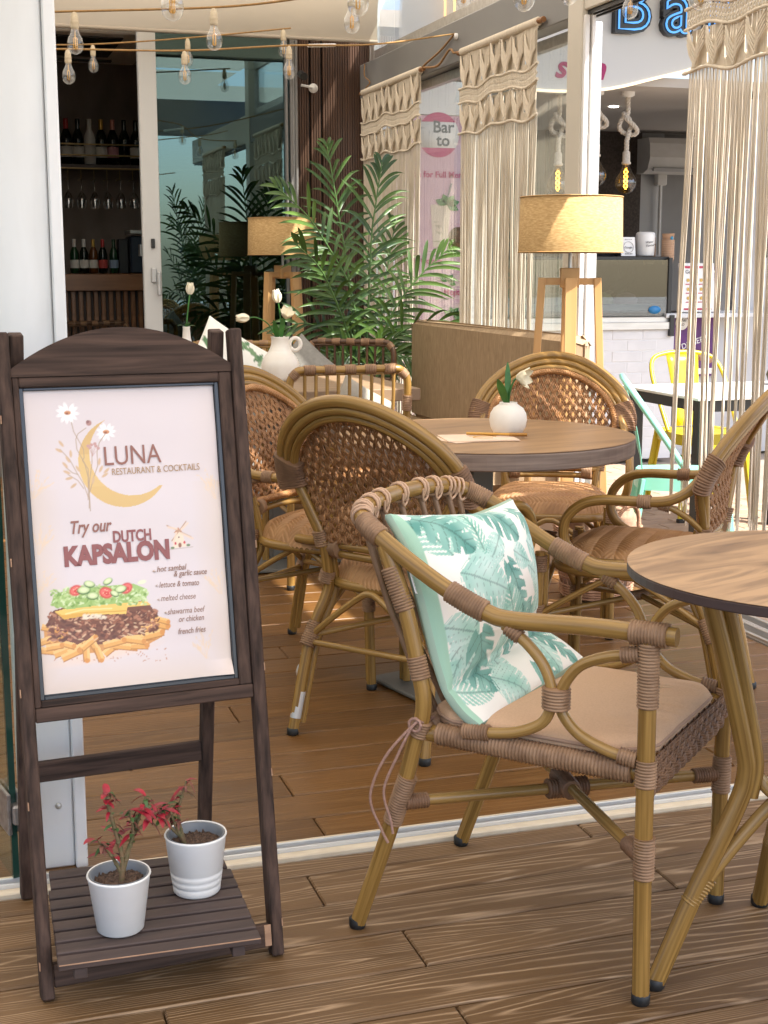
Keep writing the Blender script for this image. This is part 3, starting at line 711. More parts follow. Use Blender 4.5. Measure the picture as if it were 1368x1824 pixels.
    for s in (0,1):
        a,b=(.165,.245) if s==0 else (.755,.835)
        P=sub(O,a,b); Q=resample(P,.0015); 

        m=MB(); n_=len(Q)
        for i in range(n_):
            pass
        vs=[]; K=18
        for i,p in enumerate(Q):
            a_=Q[max(0,i-1)]; b_=Q[min(n_-1,i+1)]; d=(b_-a_).normalized(); u_=d.cross(Vector((0,1,0))).normalized(); w_=d.cross(u_)
            g_=.003*abs(math.sin(math.pi*i/4))
            for q in range(K):
                th=2*math.pi*q/K; cu,su=math.cos(th),math.sin(th); e=1/(abs(cu)**3+abs(su)**3)**(1/3); vs.append(p+u_*((.043+g_)*cu*e)+w_*((.021+g_)*su*e))
        m.add(vs,[[i*K+q,i*K+(q+1)%K,(i+1)*K+(q+1)%K,(i+1)*K+q] for i in range(n_-1) for q in range(K)],0,True)
        m.add(vs[:K],[list(range(K))]); m.add(vs[-K:],[list(range(K))]); m.build('corded_joint',CORD2,t)
        sg=-1 if s==0 else 1
        joint(t,CORD,[(.262*sg,-.06,.614),(.262*sg,-.025,.613)],.0165,.006,.0032,10)
        joint(t,CORD,[(.256*sg,-.078,.606),(.25*sg,-.105,.599)],.0100,.005,.003,8)
        joint(t,CORD,[(.172*sg,-.166,.40),(.163*sg,-.166,.43)],.0185,.006,.0032,10)
        joint(t,CORD,[(.170*sg,-.178,.50),(.176*sg,-.186,.54)],.0185,.006,.0032,10)
        joint(t,CORD,[(.150*sg,-.163,.494),(.115*sg,-.175,.494)],.0225,.006,.0032,10)
        joint(t,CORD,[(.193*sg,-.225,.235),(.183*sg,-.195,.295)],.0190,.006,.0032,10)
        joint(t,CORD,[(.204*sg,.262,.235),(.2035*sg,.260,.295)],.0175,.006,.0032,10)
        joint(t,CORD,[(.203*sg,.256,.39),(.203*sg,.2555,.435)],.0175,.006,.0032,10)
    joint(t,CORD,[(.03,.0,.30),(-.03,.04,.30)],.013,.006,.003,8)
    
    return t
OV=oval_chair()
def place(o,c,f,label,group=None):
    o.location=(c[0],c[1],0); o.rotation_euler=(0,0,math.atan2(-f[0],f[1])); o['label']=label
    if group: o['group']=group
    return o
GRP='woven oval-back chairs around the round table'
place(OV,(1.184,3.424),(.78,.62),'woven oval-back chair seen from behind, paint chipped white on its rear leg',GRP)
# chipped paint on the near rear leg: bare metal sleeve patches
CHIP=pm('bare_metal_chip',(.66,.65,.64),rough=.35,metal=.5)
def chips(parent,pts,name='paint_chip'):
    m=MB()
    for a,b,r_ in pts: 
        Q=resample([a,b],.004); m.tube(Q,[r_*(1-.0*abs(math.sin(i*2.1))) for i in range(len(Q))],12)
    return m.build(name,CHIP,parent)
oR=copy_tree(OV); place(oR,(1.884,3.425),(-.756,.655),'woven oval-back chair at right in side view, cut by the frame edge',GRP)
oL=copy_tree(OV); place(oL,(1.125,4.07),(.68,-.73),'woven oval-back chair behind the menu sign with sun on its arm',GRP)
oB=copy_tree(OV); place(oB,(2.005,4.355),(-.42,-.907),'woven oval-back chair facing out beyond the table, in front of the lamp',GRP)
# rear left leg of the near chair (kept to that chair only)
for ch in OV.children:
    if ch.name.startswith('leg'):
        pass
chips(OV,[((-.2035,-.263,.045),(-.1985,-.246,.115),.0149)])
m=MB()
for (x,y,z,w_,h_) in ((-.2125,-.236,.165,.010,.022),(-.205,-.228,.212,.008,.010),(-.203,-.221,.228,.006,.008)):
    m.lathe([(0,-h_),(w_*.8,-h_*.5),(w_,0),(w_*.6,h_*.6),(0,h_)],8,(x+.004,y,z))
m.build('paint_chip',CHIP,OV)
# ================================================================== TABLES
TT=pm('oak_table_top',(.37,.215,.10),(.21,.115,.055),(3.0,22,3),.38,detail=6,contrast=(.35,.72),dist=.8,bump=.08)
TEDGE=pm('grey_oak_edge',(.27,.20,.155),(.17,.12,.095),(6,6,120),.6,detail=4)
def disc(mb,r,z0,z1,n=72,bev=.004,mi=0): mb.lathe([(0,z0),(r-bev,z0),(r,z0+bev),(r,z1-bev),(r-bev,z1),(0,z1)],n,mi=mi,smooth=False)
t=thing('round_table','round oak-look table with grey edge carrying menus and a tulip vase','table',(1.475,3.655,0),R(14))
mb=MB(); disc(mb,.425,.702,.748); mb.build('edge_band',TEDGE,t)
mb=MB(); mb.lathe([(0,.7485),(.4235,.7485),(.424,.750),(0,.7505)],72,smooth=False); mb.build('tabletop',TT,t)
STEEL=pm('painted_grey_steel',(.17,.17,.155),(.14,.14,.13),(4,4,4),.45,metal=.2)
mb=MB(); mb.box((-.03,.0,.36),(.075,.075,.69),bev=.004); mb.build('post',STEEL,t)
mb=MB(); mb.box((-.03,0,.012),(.44,.44,.012),bev=.004); mb.build('base_plate',STEEL,t)
for a,b in ((1,1),(1,-1),(-1,1),(-1,-1)):
    mb=MB(); mb.lathe([(.018,0),(.016,.008)],10,(-.03+.2*a,.2*b,-.001)); mb.build('foot_cap',BLACK,t)
# ---- front small table
t=thing('bistro_table','small round wood-print table with bamboo-look legs at right edge','table',(1.381,1.918,0),R(20))
TT2=pm('wood_print_top',(.47,.29,.15),(.17,.095,.05),(3.0,15,2),.42,detail=8,contrast=(.40,.72),dist=1.8)
mb=MB(); disc(mb,.3205,.712,.7285,80,.002); mb.build('edge_band',pm('dark_laminate_edge',(.055,.032,.028),rough=.5),t)
mb=MB(); mb.lathe([(0,.729),(.320,.729),(.3205,.730),(0,.7305)],80,smooth=False); mb.build('tabletop',TT2,t)
for k in range(4):
    a=R(-20+(172,72,-14,-106)[k]); c,s=math.cos(a),math.sin(a); pt=lambda r,z,o=0:(c*r-s*o,s*r+c*o,z)
    m=MB(); P=[pt(.268,.006),pt(.205,.16),pt(.135,.315),pt(.118,.375),pt(.125,.43),pt(.165,.58),pt(.205,.712)]
    m.tube(catmull(P,6),.0165,12)
    P=[pt(.108,.335,.0),pt(.10,.39,0),pt(.112,.46,.0),pt(.140,.58,.0),pt(.176,.712,.0)]
    m.tube(catmull(P,6),.0125,10); lg=m.build('leg',BAMBOO,t)
    m=MB(); cap_foot(m,pt(.268,0),.0165); m.build('foot_cap',BLACK,lg)
    m=MB(); a2=a+R(90); q=lambda r,z:(math.cos(a2)*r,math.sin(a2)*r,z)
    P=[pt(.200,.165),pt(.12,.265),pt(.05,.335),(0,0,.345)]
    m.tube(catmull(P,5),.0115,10); m.build('stretcher',BAMB2,t)
    m=MB(); P=[pt(.112,.40),pt(.085,.355),(math.cos(a+.78)*.075,math.sin(a+.78)*.075,.335),q(.085,.355),q(.112,.40)]; m.tube(catmull(P,5),.0115,10); m.build('loop_brace',BAMB2,t)
    m=MB(); m.coil([pt(.212,.150),pt(.178,.195)],.0145,.006,.003,10); m.build('corded_joint',BAMB2,t)
mb=MB(); mb.lathe([(.215,.700),(.215,.7115)],24); mb.build('under_ring',DARKMETAL,t)
# ---- vase with tulips on the round table
def petal_mesh(m,c,L,W,dirv,up,curl=.35,mi=0):
    dirv=Vector(dirv).normalized(); up=Vector(up); sd=dirv.cross(up).normalized(); up=sd.cross(dirv); vs=[]; n=6; k=4
    for i in range(n+1):
        t_=i/n; w_=W*math.sin(math.pi*min(1,.12+t_*.88))**.7*(1 if t_<.98 else .15)
        for j in range(k+1):
            q=-1+2*j/k
            vs.append(Vector(c)+dirv*(L*t_)+sd*(w_*q)+up*(curl*L*(t_*t_)*.6 - .25*W*(1-q*q)))
    m.add(vs,[[i*(k+1)+j,i*(k+1)+j+1,(i+1)*(k+1)+j+1,(i+1)*(k+1)+j] for i in range(n) for j in range(k)],mi,True)
def tulip(parent,P,head_dir,size=.04,open_=False):
    m=MB(); m.tube(catmull(P,6),.0028,6); st=m.build('stem',TULIPG,parent)
    m=MB(); c=Vector(P[-1]); d=Vector(head_dir).normalized(); u=d.orthogonal().normalized(); v=d.cross(u)
    for k in range(6):
        a=2*math.pi*k/6; r=u*math.cos(a)+v*math.sin(a)
        petal_mesh(m,c+r*.004,size*1.25,size*.42,(d+r*(.75 if open_ else .42)),-r if not open_ else -r, .5 if not open_ else .1)
    m.build('flower',PETAL,parent)
def leafblade(m,c,d,L,W,droop=.3):
    d=Vector(d).normalized(); up=Vector((0,0,1)); sd=d.cross(up); sd=sd.normalized() if sd.length>.1 else Vector((1,0,0)); vs=[]; n=8
    for i in range(n+1):
        t_=i/n; w_=W*(math.sin(math.pi*min(1,t_*.93+.05))**.8); p=Vector(c)+d*(L*t_)-up*(droop*L*t_*t_)
        vs+= [p-sd*w_+d*0+Vector((0,0,.25*w_)),p,p+sd*w_+Vector((0,0,.25*w_))]
    m.add(vs,[[i*3+j,i*3+j+1,i*3+j+4,i*3+j+3] for i in range(n) for j in range(2)],0,True)
vz=.7505
t=thing('tulip_vase','squat cream vase holding one white tulip on the round table','vase',(1.532,3.62,vz))
mb=MB(); mb.lathe([(0,.0),(.030,.0),(.040,.004),(.050,.022),(.0535,.042),(.051,.060),(.042,.076),(.030,.084),(.025,.088),(.0255,.092),(.022,.0925),(.021,.082),(0,.075)],36); mb.build('body',CERAMIC,t)
tulip(t,[(0,0,.08),(.004,.0,.12),(.014,-.002,.150),(.024,-.006,.163)],(.55,-.55,-.05),.036,True)
mb=MB()
leafblade(mb,(-.006,0,.08),(-.36,-.12,1),.095,.019,.10); leafblade(mb,(.004,-.006,.08),(.22,-.1,1),.10,.015,.06); leafblade(mb,(0,.004,.10),(.02,.1,1),.105,.009,.0)
mb.build('leaf',TULIPG,t)
# menus on the table
PAPER=pm('menu_paper',(.80,.62,.47),(.74,.55,.40),(9,9,9),.75)
GOLD=pm('gold_ink',(.60,.33,.08),rough=.45)
t=thing('menu_card','pale peach menu card with gold print lying in front of the vase','menu',(1.415,3.555,.7515),R(-8))
mb=MB(); mb.box((0,0,.0015),(.20,.15,.003)); mb.build('cover',PAPER,t)
mb=MB(); mb.tube([(.02+.035*math.cos(a),-.005+.02*math.sin(a),.0034) for a in np.linspace(.4,5.2,22)],.0012,4); mb.tube([(-.02,.02,.0034),(.06,.028,.0034)],.001,4); mb.build('gold_mark',GOLD,t)
t=thing('menu_card','second menu card fanned under the first, gold spine towards the vase','menu',(1.40,3.57,.7512),R(16))
mb=MB(); mb.box((0,0,-.0004+.0006),(.21,.145,.0008)); mb.build('cover',PAPER,t)
t=thing('gold_pen','thin gold pen lying across the menus beside the vase','pen',(1.475,3.565,.7600),R(-28))
mb=MB(); mb.tube([(-.085,0,0),(.085,0,0)],.0042,10); mb.build('barrel',pm('gold_metal',(.55,.30,.07),rough=.3,metal=.7),t)
mb=MB(); mb.coil([(.035,0,0),(.085,0,0)],.0045,.004,.0012,10); mb.build('grip',pm('gold_metal_dark',(.40,.2,.05),rough=.3,metal=.7),t)
# ================================================================== LEAF PRINT PILLOW
def leafpoly_mask(U,Vv,cx,cy,ang,L,Wd,kind,seed):
    r_=np.random.default_rng(seed)
    c,s=math.cos(ang),math.sin(ang); x=(U-cx)*c+(Vv-cy)*s; y=-(U-cx)*s+(Vv-cy)*c   # x along leaf, 0 base .. L tip
    t_=x/L; a=np.abs(y)
    if kind==0:   # monstera
        w_=Wd*np.where((t_>-.12)&(t_<1),np.sqrt(np.clip((t_+.12)/1.12,0,1))*np.clip(1-t_,0,1)**.55*1.45,0)
        m=(a<w_)&~((t_<.0)&(a<.10*Wd*(1-t_*6)))
        side=np.where(y>0,0,1)
        for k in range(4):
            for sd in (0,1):
                tk=.06+.20*k+sd*.06; slope=.62
                d=np.abs((t_-tk)-slope*(a/L)); 
                m&=~((side==sd)&(a>w_*(.40+.1*math.sin(k*2+sd)))&(d<.020+.030*np.clip(a/np.maximum(w_,1e-6)-.40,0,1)))
        vein=(a<.0045)|((np.abs(((t_*6.06-.2-.75*6.06*a/L)+50)%1-.5)<.05)&(a<w_*.85))
    elif kind==1:  # pinnate palm leaf
        w_=Wd*np.where((t_>0)&(t_<1),np.sin(np.pi*np.clip(t_,0,1))**.6,0)
        ph=((t_*9-.9*9*a/L)+50)%1
        m=(a<w_)&((ph<.66)|(a<.008)); vein=(a<.004)
    else:          # broad split leaf
        w_=Wd*np.where((t_>0)&(t_<1),np.sin(np.pi*np.clip(t_,0,1)**.8)**.75,0)
        ph=((t_*7-.6*7*a/L)+50)%1
        m=(a<w_)&((ph<.84)|(a<w_*.5)); vein=(a<.004)|((ph>.40)&(ph<.46)&(a<w_*.9))
    return m,vein&m,t_,a/np.maximum(w_,1e-6)
def smooth_noise(U,Vv,f,seed):
    r_=np.random.default_rng(seed); o=np.zeros_like(U)
    for k in range(8):
        a=r_.uniform(0,6.28); q=f*r_.uniform(.6,1.8); o+=np.sin((U*math.cos(a)+Vv*math.sin(a))*q+r_.uniform(0,6.28))
    return o/8
def leaf_print(nu,nv):
    u=np.linspace(0,1,nu); v=np.linspace(0,1,nv); U,Vv=np.meshgrid(u,v,indexing='ij')
    C=np.ones((nu,nv,3))*np.array(s2l((238,232,222)))
    r_=np.random.default_rng(21)
    L=[]
    for k in range(34): L.append((r_.uniform(0,1),r_.uniform(0,1),r_.uniform(0,6.28),r_.uniform(.16,.27),r_.uniform(.05,.085),2 if k%4 else 1,0,100+k))
    fixed=[(.06,.93,-.85,.30,.13,0),(.40,.97,-.75,.34,.15,0),(.46,.62,-1.15,.30,.10,0),(.80,.93,-1.2,.28,.13,0),(.20,.36,-1.35,.30,.15,0),(.68,.40,-2.3,.27,.12,0),(.62,.08,-1.1,.25,.12,0),(.92,.60,-2.0,.28,.13,2),(.14,.62,-.4,.32,.12,2),(.86,.24,-1.3,.26,.10,0),(.28,.14,-.8,.25,.12,2),(.50,.30,1.9,.24,.09,1),(.72,.72,-.6,.30,.10,2)]
    for k,q in enumerate(fixed): L.append((*q,1 if q[5]==0 else 0,500+k))
    for (cx,cy,a,ln,wd,kind,deep,sd) in L:
        m,ve,t_,aa=leafpoly_mask(U,Vv,cx,cy,a,ln,wd,kind,sd)
        nz=smooth_noise(U,Vv,38,sd)
        tone=np.clip(.5+.9*nz+.25*(aa-.5),0,1)[...,None]
        if deep: c1,c2=np.array(s2l((92,148,136))),np.array(s2l((146,188,174)))
        elif kind==1: c1,c2=np.array(s2l((122,178,160))),np.array(s2l((178,211,196)))
        else: c1,c2=np.array(s2l((150,195,180))),np.array(s2l((203,224,213)))
        cc=c1*(1-tone)+c2*tone
        C[m]=cc[m]; C[ve]=C[ve]*.62
    return U,Vv,C
def pillow():
    nu,nv=200,240
    U,Vv,C=leaf_print(nu,nv)
    # control net of the pillow face in chair coordinates; u 0 near side ..1 far side, v 0 front flap ..1 top
    rows=[  # v, near (x,y,z), far (x,y,z)
      (0.00,(.250,-.000,.437),(-.150,.030,.462)),
      (0.10,(.243,-.035,.452),(-.168,-.022,.486)),
      (0.20,(.235,-.070,.482),(-.180,-.070,.500)),
      (0.30,(.232,-.092,.535),(-.186,-.100,.530)),
      (0.55,(.226,-.125,.640),(-.192,-.118,.625)),
      (0.80,(.215,-.165,.735),(-.190,-.128,.712)),
      (1.00,(.205,-.205,.783),(-.180,-.142,.760))]
    A_=np.array([r_[1] for r_ in rows]); B_=np.array([r_[2] for r_ in rows]); vk=np.array([r_[0] for r_ in rows]); A_=A_.copy(); B_=B_.copy(); A_[:,0]=(A_[:,0]-.022)/.92; B_[:,0]=(B_[:,0]-.022)/.92
    v=Vv[0]
    def interp(T):
        out=np.zeros((nv,3))
        for k in range(3):
            # smooth cubic through the knots
            out[:,k]=np.interp(v,vk,T[:,k])
        ker=np.ones(23)/23
        for k in range(3):
            e=np.pad(out[:,k],11,mode='edge'); e[:11]=2*out[0,k]-out[1:12,k][::-1]; e[-11:]=2*out[-1,k]-out[-12:-1,k][::-1]; out[:,k]=np.convolve(e,ker,'valid')
        return out
    a=interp(A_); b=interp(B_)
    S=a[None]*(1-U[...,None])+b[None]*U[...,None]
    du=np.gradient(S,axis=0); dv=np.gradient(S,axis=1); N=np.cross(dv,du); N/=np.linalg.norm(N,axis=2,keepdims=True)
    if N[nu//2,nv*2//3,1]<0: N=-N
    eu=np.clip(1-np.abs(2*U-1)**2.4,0,1); upper=np.clip((Vv-.20)/.80,0,1); lower=np.clip((.21-Vv)/.21,0,1)
    puff=np.where(Vv>.205,.080*eu**.70*np.clip(4*upper*(1-upper),0,1)**.55,.018*eu*np.clip(4*lower*(1-lower),0,1)**.6)
    crease=-.010*np.exp(-((Vv-.205-.03*np.sin(U*3))/.018)**2)*(.35+.65*np.sin(np.pi*np.clip(U,0,1)))
    wr=.0022*smooth_noise(U,Vv,26,5)*(eu**.4)+.004*np.exp(-((Vv-.30)/.10)**2)*np.sin(U*24+Vv*14)*eu
    sag=-.026*np.sin(np.pi*U)*np.clip((Vv-.75)/.25,0,1)**2
    F=S+N*(puff+crease+wr+.006)[...,None]; F[...,2]+=sag
    Bk=S-N*(puff*.55+.010)[...,None]; Bk[...,2]+=sag
    # plain green gusset along the near edge
    gu=np.clip((.045-U)/.045,0,1)
    C[(U<.035)]=np.array(s2l((160,196,172)))
    t=thing('leaf_print_pillow','square white pillow with green monstera leaves slumped in the front armchair','pillow',armA.location,armA.rotation_euler.z); t.scale=(.92,1,1)
    PIL=vcmat('printed_cotton',.9,bump=.25,bscale=900,sheen=.15)
    npmesh('front_panel',F.reshape(-1,3),gridfaces(nu,nv),PIL,C.reshape(-1,3),t)
    # back panel coarse + edge band
    bi=np.arange(0,nu,4); bj=np.arange(0,nv,4); bi[-1]=nu-1; bj[-1]=nv-1
    Bq=Bk[np.ix_(bi,bj)]
    GRN=pm('mint_cotton',(.37,.49,.38),(.31,.42,.325),(6,6,6),.9,bump=.2)
    npmesh('back_panel',Bq.reshape(-1,3),gridfaces(len(bi),len(bj))[:,::-1],GRN,None,t)
    bd=[(0,j) for j in range(0,nv,3)]+[(i,nv-1) for i in range(0,nu,3)]+[(nu-1,j) for j in range(nv-1,-1,-3)]+[(i,0) for i in range(nu-1,-1,-3)]
    Fb=np.array([F[i,j] for i,j in bd]); Bb=np.array([Bk[i,j] for i,j in bd]); mid=(Fb+Bb)/2; cen=F.reshape(-1,3).mean(0)
    out=mid-cen; out/=np.linalg.norm(out,axis=1,keepdims=True); mid=mid+out*.006
    n=len(bd); i=np.arange(n-1)
    vs=np.concatenate([Fb,mid,Bb]); fs=np.concatenate([np.stack([i,i+1,n+i+1,n+i],1),np.stack([n+i,n+i+1,2*n+i+1,2*n+i],1)])
    npmesh('side_band',vs,fs,GRN,None,t)
    # brand tag
    j=int(nv*.66); p=Vector(F[0,j]); 
    dv_=Vector(F[0,j-12]-F[0,j]).normalized(); du_=Vector((.82,.42,-.15)).normalized(); 
    M=frame(p+Vector((.012,-.004,-.004)),dv_,du_)
    m=MB(); m.box((0,0,0),(.056,.027,.0012)); 
    tg=m.build('tag',pm('tag_white',(.80,.79,.76),rough=.8),t); tg.matrix_local=M
    tx=text_mesh('DECOUT',.0125,pm('tag_ink',(.35,.33,.32)),Matrix.Translation((-.025,-.005,.0009)),tg,'lettering',extrude=.0001)
    tx2=text_mesh('DECOUT',.0125,MATS['tag_ink'],Matrix.Translation((.025,-.005,-.0009))@Matrix.Rotation(math.pi,4,'Y'),tg,'lettering',extrude=.0001)
pillow()
# ================================================================== MENU SIGN (A-board)
SO=Vector((.322,2.25,0)); SRZ=math.atan2(.082,.9966)
sign=thing('menu_sign','dark wood A-board with a restaurant poster and a slatted shelf','sign',SO,SRZ)
SLOPE=math.atan2(.2,1.1)
# local frame: x right, y back, z up; the board plane leans back: point (x,v,d) v along the slope, d towards the viewer
def bp(x,v,d=0): return Vector((x, v*math.sin(SLOPE)-d*math.cos(SLOPE), v*math.cos(SLOPE)+d*math.sin(SLOPE)))
BM=Matrix(((1,0,0),(0,math.cos(SLOPE),math.sin(SLOPE)),(0,-math.sin(SLOPE),math.cos(SLOPE)))).transposed()
BM=Matrix((bp(1,0)-bp(0,0),-(bp(0,0,1)-bp(0,0,0)),bp(0,1)-bp(0,0))).transposed()
def bbox(mb,x0,x1,v0,v1,d0,d1,bev=.002): mb.box(bp((x0+x1)/2,(v0+v1)/2,(d0+d1)/2),(x1-x0,d1-d0,v1-v0),BM,bev)
for s in (-1,1):
    m=MB(); bbox(m,min(.192*s,.214*s),max(.192*s,.214*s),0.002,1.128,-.016,.016,.003); o=m.build('stile',SIGNW,sign)
    m=MB()
    for v in (.06,.33,.52,.74,.98): bbox(m,.2135*s-.0012,.2135*s+.0008,v-.006,v+.008,.010,.0163,.0004)
    m.build('bare_chip',SIGNWORN,o)
# arched head
def head():
    m=MB(); n=24; top=[(-.1915+.383*i/n,1.066+.068*(1-((2*i/n-1))**2)) for i in range(n+1)]
    poly=[(-.1915,1.052),(.1915,1.052)]+top[::-1]
    m.prism(poly,-.010,.010,lambda x,y,d:bp(x,y,d)); return m.build('head_board',SIGNH,sign)
head()
m=MB(); bbox(m,-.1915,.1915,.468,.492,-.010,.012); m.build('bottom_rail',SIGNH,sign)
m=MB(); bbox(m,-.1915,.1915,.020,.060,-.006,.012); o=m.build('foot_rail',SIGNH,sign)
m=MB(); bbox(m,.180,.1925,.022,.060,.0105,.0135,.0008); m.build('bare_chip',SIGNWORN,o)
# inner moulding and black recess
for x0,x1,v0,v1 in ((-.1915,-.180,.492,1.052),(.168,.1915,.492,1.052)):
    m=MB(); bbox(m,x0,x1,v0,v1,-.006,.008); m.build('inner_frame',SIGNW,sign)
for v0,v1 in ((1.034,1.052),(.492,.504)):
    m=MB(); bbox(m,-.180,.168,v0,v1,-.006,.008); m.build('inner_frame',SIGNH,sign)
m=MB(); bbox(m,-.1915,.1915,.480,1.06,-.014,-.008,0); m.build('back_panel',pm('chalkboard_black',(.018,.02,.024),rough=.3),sign)
for a in ((-.180,-.1725,.504,1.034),(.1605,.168,.504,1.034),(-.1725,.1605,1.029,1.034),(-.1725,.1605,.504,.510)):
    m=MB(); bbox(m,a[0],a[1],a[2],a[3],-.0075,.0015,.001); m.build('film_edge',pm('black_vinyl',(.03,.035,.045),rough=.25),sign)
# rear legs: hinged behind the head, spread back
for s in (-1,1):
    m=MB(); top=bp(.176*s,1.128,-.012); bot=Vector((.178*s,.405,.004)); m.beam(top+Vector((0,.006,0)),bot,.024,.026,up=(0,1,0),bev=.002); m.build('rear_leg',SIGNW,sign)
m=MB(); a=bp(.176,1.128,-.012); b_=Vector((0,.405,.004)); f=lambda z:(a.y+.006)+((.405)-(a.y+.006))*(a.z-z)/(a.z-.004)
m.box((0,f(.272)-.002,.272),(.334,.014,.040),bev=.002); m.build('rear_rail',SIGNH,sign)
# ---- poster canvas
H8=[0.0009520293538732567,-6.685681250223106e-05,-0.16464226414818708,-0.00018475641431543168,-0.0009411300403372984,1.6912023545302328,-0.00014899710177197198,6.99442805808157e-06]
def PX(px,py):
    d=H8[6]*px+H8[7]*py+1; return ((H8[0]*px+H8[1]*py+H8[2])/d,(H8[3]*px+H8[4]*py+H8[5])/d)
X0,X1,V0,V1=-.1735,.1595,.5125,1.0320
nu,nv=300,470
gx=np.linspace(X0,X1,nu); gv=np.linspace(V0,V1,nv); GX,GV=np.meshgrid(gx,gv,indexing='ij')
ART=np.zeros((nu,nv,3)); 
tone=smooth_noise(GX*8,GV*8,1.2,3)[...,None]
ART[:]=np.array(s2l((219,206,205)))
edge=np.minimum.reduce([GX-X0,X1-GX,GV-V0,(V1-GV)*1.6])
kk=np.clip(1-edge/.055,0,1)[...,None]*np.where(GV[...,None]<.86,1,.35)
ART=ART*(1-kk*.5)+np.array(s2l((216,192,164)))*kk*.5
ART=ART*(1+.03*tone)
def lay(mask,c,a=1.0):
    c=np.array(s2l(c)); mm=(mask*a)[...,None] if mask.dtype!=bool else (mask.astype(float)*a)[...,None]
    ART[:]=ART*(1-mm)+c*mm
SC=.001  # about one photo pixel in metres
def seg(P,w_,c,a=1.0):
    P=[PX(*p) for p in P]; best=np.full(GX.shape,9.)
    for (ax,ay),(bx,by) in zip(P,P[1:]):
        dx,dy=bx-ax,by-ay; l=dx*dx+dy*dy+1e-12; t_=np.clip(((GX-ax)*dx+(GV-ay)*dy)/l,0,1); best=np.minimum(best,np.hypot(GX-ax-t_*dx,GV-ay-t_*dy))
    lay(np.clip((w_*SC-best)/(.0009)+.5,0,1),c,a)
def ell(px,py,rx,ry,c,ang=0,a=1.0,soft=.25):
    x,y=PX(px,py); q=R(ang); dx,dy=(GX-x),-(GV-y); u_=(dx*math.cos(q)+dy*math.sin(q))/(rx*SC); v_=(-dx*math.sin(q)+dy*math.cos(q))/(ry*SC)
    r_=np.hypot(u_,v_); lay(np.clip((1-r_)/soft,0,1),c,a)
def poly(P,c,a=1.0):
    P=[PX(*p) for p in P]; ins=np.zeros(GX.shape,bool)
    for (ax,ay),(bx,by) in zip(P,P[1:]+P[:1]):
        cond=((ay>GV)!=(by>GV))&(GX<(bx-ax)*(GV-ay)/((by-ay) if abs(by-ay)>1e-9 else 1e-9)+ax); ins^=cond
    lay(ins,c,a)
# crescent
def crescent():
    cx,cy=PX(222,822); r1=.079; dx,dy=GX-cx,GV-cy
    c2x,c2y=PX(236,807); r2=.0735
    m_=(np.hypot(dx,dy)<r1)&(np.hypot(GX-c2x,GV-c2y)>r2)&~((dx>.052)&(dy>-.045))&~((dx>-.02)&(dy>.079))
    g=np.clip(.5+dy/.16,0,1)
    lay(m_,(218,184,118)); lay(m_&(g>.6),(204,164,104),.55); lay(m_&(g<.25),(212,174,108),.5)
crescent()
rr=np.random.default_rng(5)
for (x,y,R_,n_) in ((121,735,20,11),(190,769,17,11)):
    for k in range(n_):
        a=2*math.pi*k/n_+rr.uniform(-.15,.15); ell(x+math.cos(a)*R_*.62,y+math.sin(a)*R_*.55,R_*.50,R_*.20,(250,247,243),math.degrees(a),.9,.5)
        seg([(x+math.cos(a)*5,y+math.sin(a)*4),(x+math.cos(a)*R_*.95,y+math.sin(a)*R_*.85)],.35,(214,190,176),.55)
    ell(x,y,6.5,4,(205,140,90)); ell(x-1,y+1,3,2,(150,85,55))
ST=(176,148,120)
for P in ([(128,752),(132,768),(150,800),(151,815),(148,820),(158,835),(160,880),(162,910)],[(154,762),(140,772),(136,782),(138,800),(152,825),(158,850),(158,890)],[(188,773),(178,788),(174,805),(175,830),(168,850),(160,880)],[(165,800),(165,825),(160,860),(160,905)],[(108,800),(125,818),(138,842),(150,862),(158,885)],[(118,832),(130,842),(140,845)],[(122,845),(140,856),(150,870)]):
    seg(P,.75,ST,.9)
ell(159,753,5.5,5.5,(176,130,120)); ell(157,751,3,3,(140,95,90))
for (x,y) in ((158,794),(164,792),(170,790),(176,798),(172,794),(161,797)): ell(x,y,3.4,3,(196,150,142)); seg([(x,y),(166,812)],.4,(190,150,140),.8)
for (x,y,a) in ((110,790,55),(106,802,30),(122,818,60),(117,828,50),(120,841,25),(124,852,-10),(132,865,-35),(178,822,100),(181,835,120),(191,838,140),(188,846,150),(167,855,100),(140,835,60),(127,808,90)): ell(x,y,8,3,(206,172,134),a,.95,.4)
for (cx,cy,s_) in ((60,880,1),(385,880,-1),(395,1050,-1),(370,1165,-1),(70,980,1),(62,1060,1)):
    for k in range(12):
        a=rr.uniform(-1.9,-.5) if s_>0 else rr.uniform(-2.6,-1.2); l=rr.uniform(18,48); x2,y2=cx+math.cos(a)*l,cy+math.sin(a)*l; seg([(cx+rr.uniform(-3,3),cy+8),(x2,y2)],.5,(226,200,172),.5)
        for q in (.6,.8,1): ell(cx+(x2-cx)*q+rr.uniform(-3,3),cy+(y2-cy)*q,4.2,1.7,(228,202,172),math.degrees(a)+rr.uniform(-40,40),.6,.5)
# windmill
poly([(309,977),(314,948),(324,946),(334,973)],(238,214,190)); poly([(311,949),(318,939),(326,947)],(196,140,110)); ell(322,971,3.4,5,(150,95,75)); ell(314,968,2.2,3,(200,70,80)); ell(330,966,2.2,3,(200,70,80)); ell(320,957,1.4,2,(120,80,70))
for a in (30,120,210,300): 
    x2,y2=320+25*math.cos(R(a)),946+20*math.sin(R(a)); seg([(320,946),(x2,y2)],1.0,(190,150,120)); seg([(320+6*math.cos(R(a+20)),946+5*math.sin(R(a+20))),(x2+3,y2+3)],1.8,(232,206,182),.9)
ell(309,976,4,2.5,(110,130,90)); ell(337,971,4,2.5,(110,130,90)); seg([(304,979),(345,974)],.6,(170,150,130),.7)
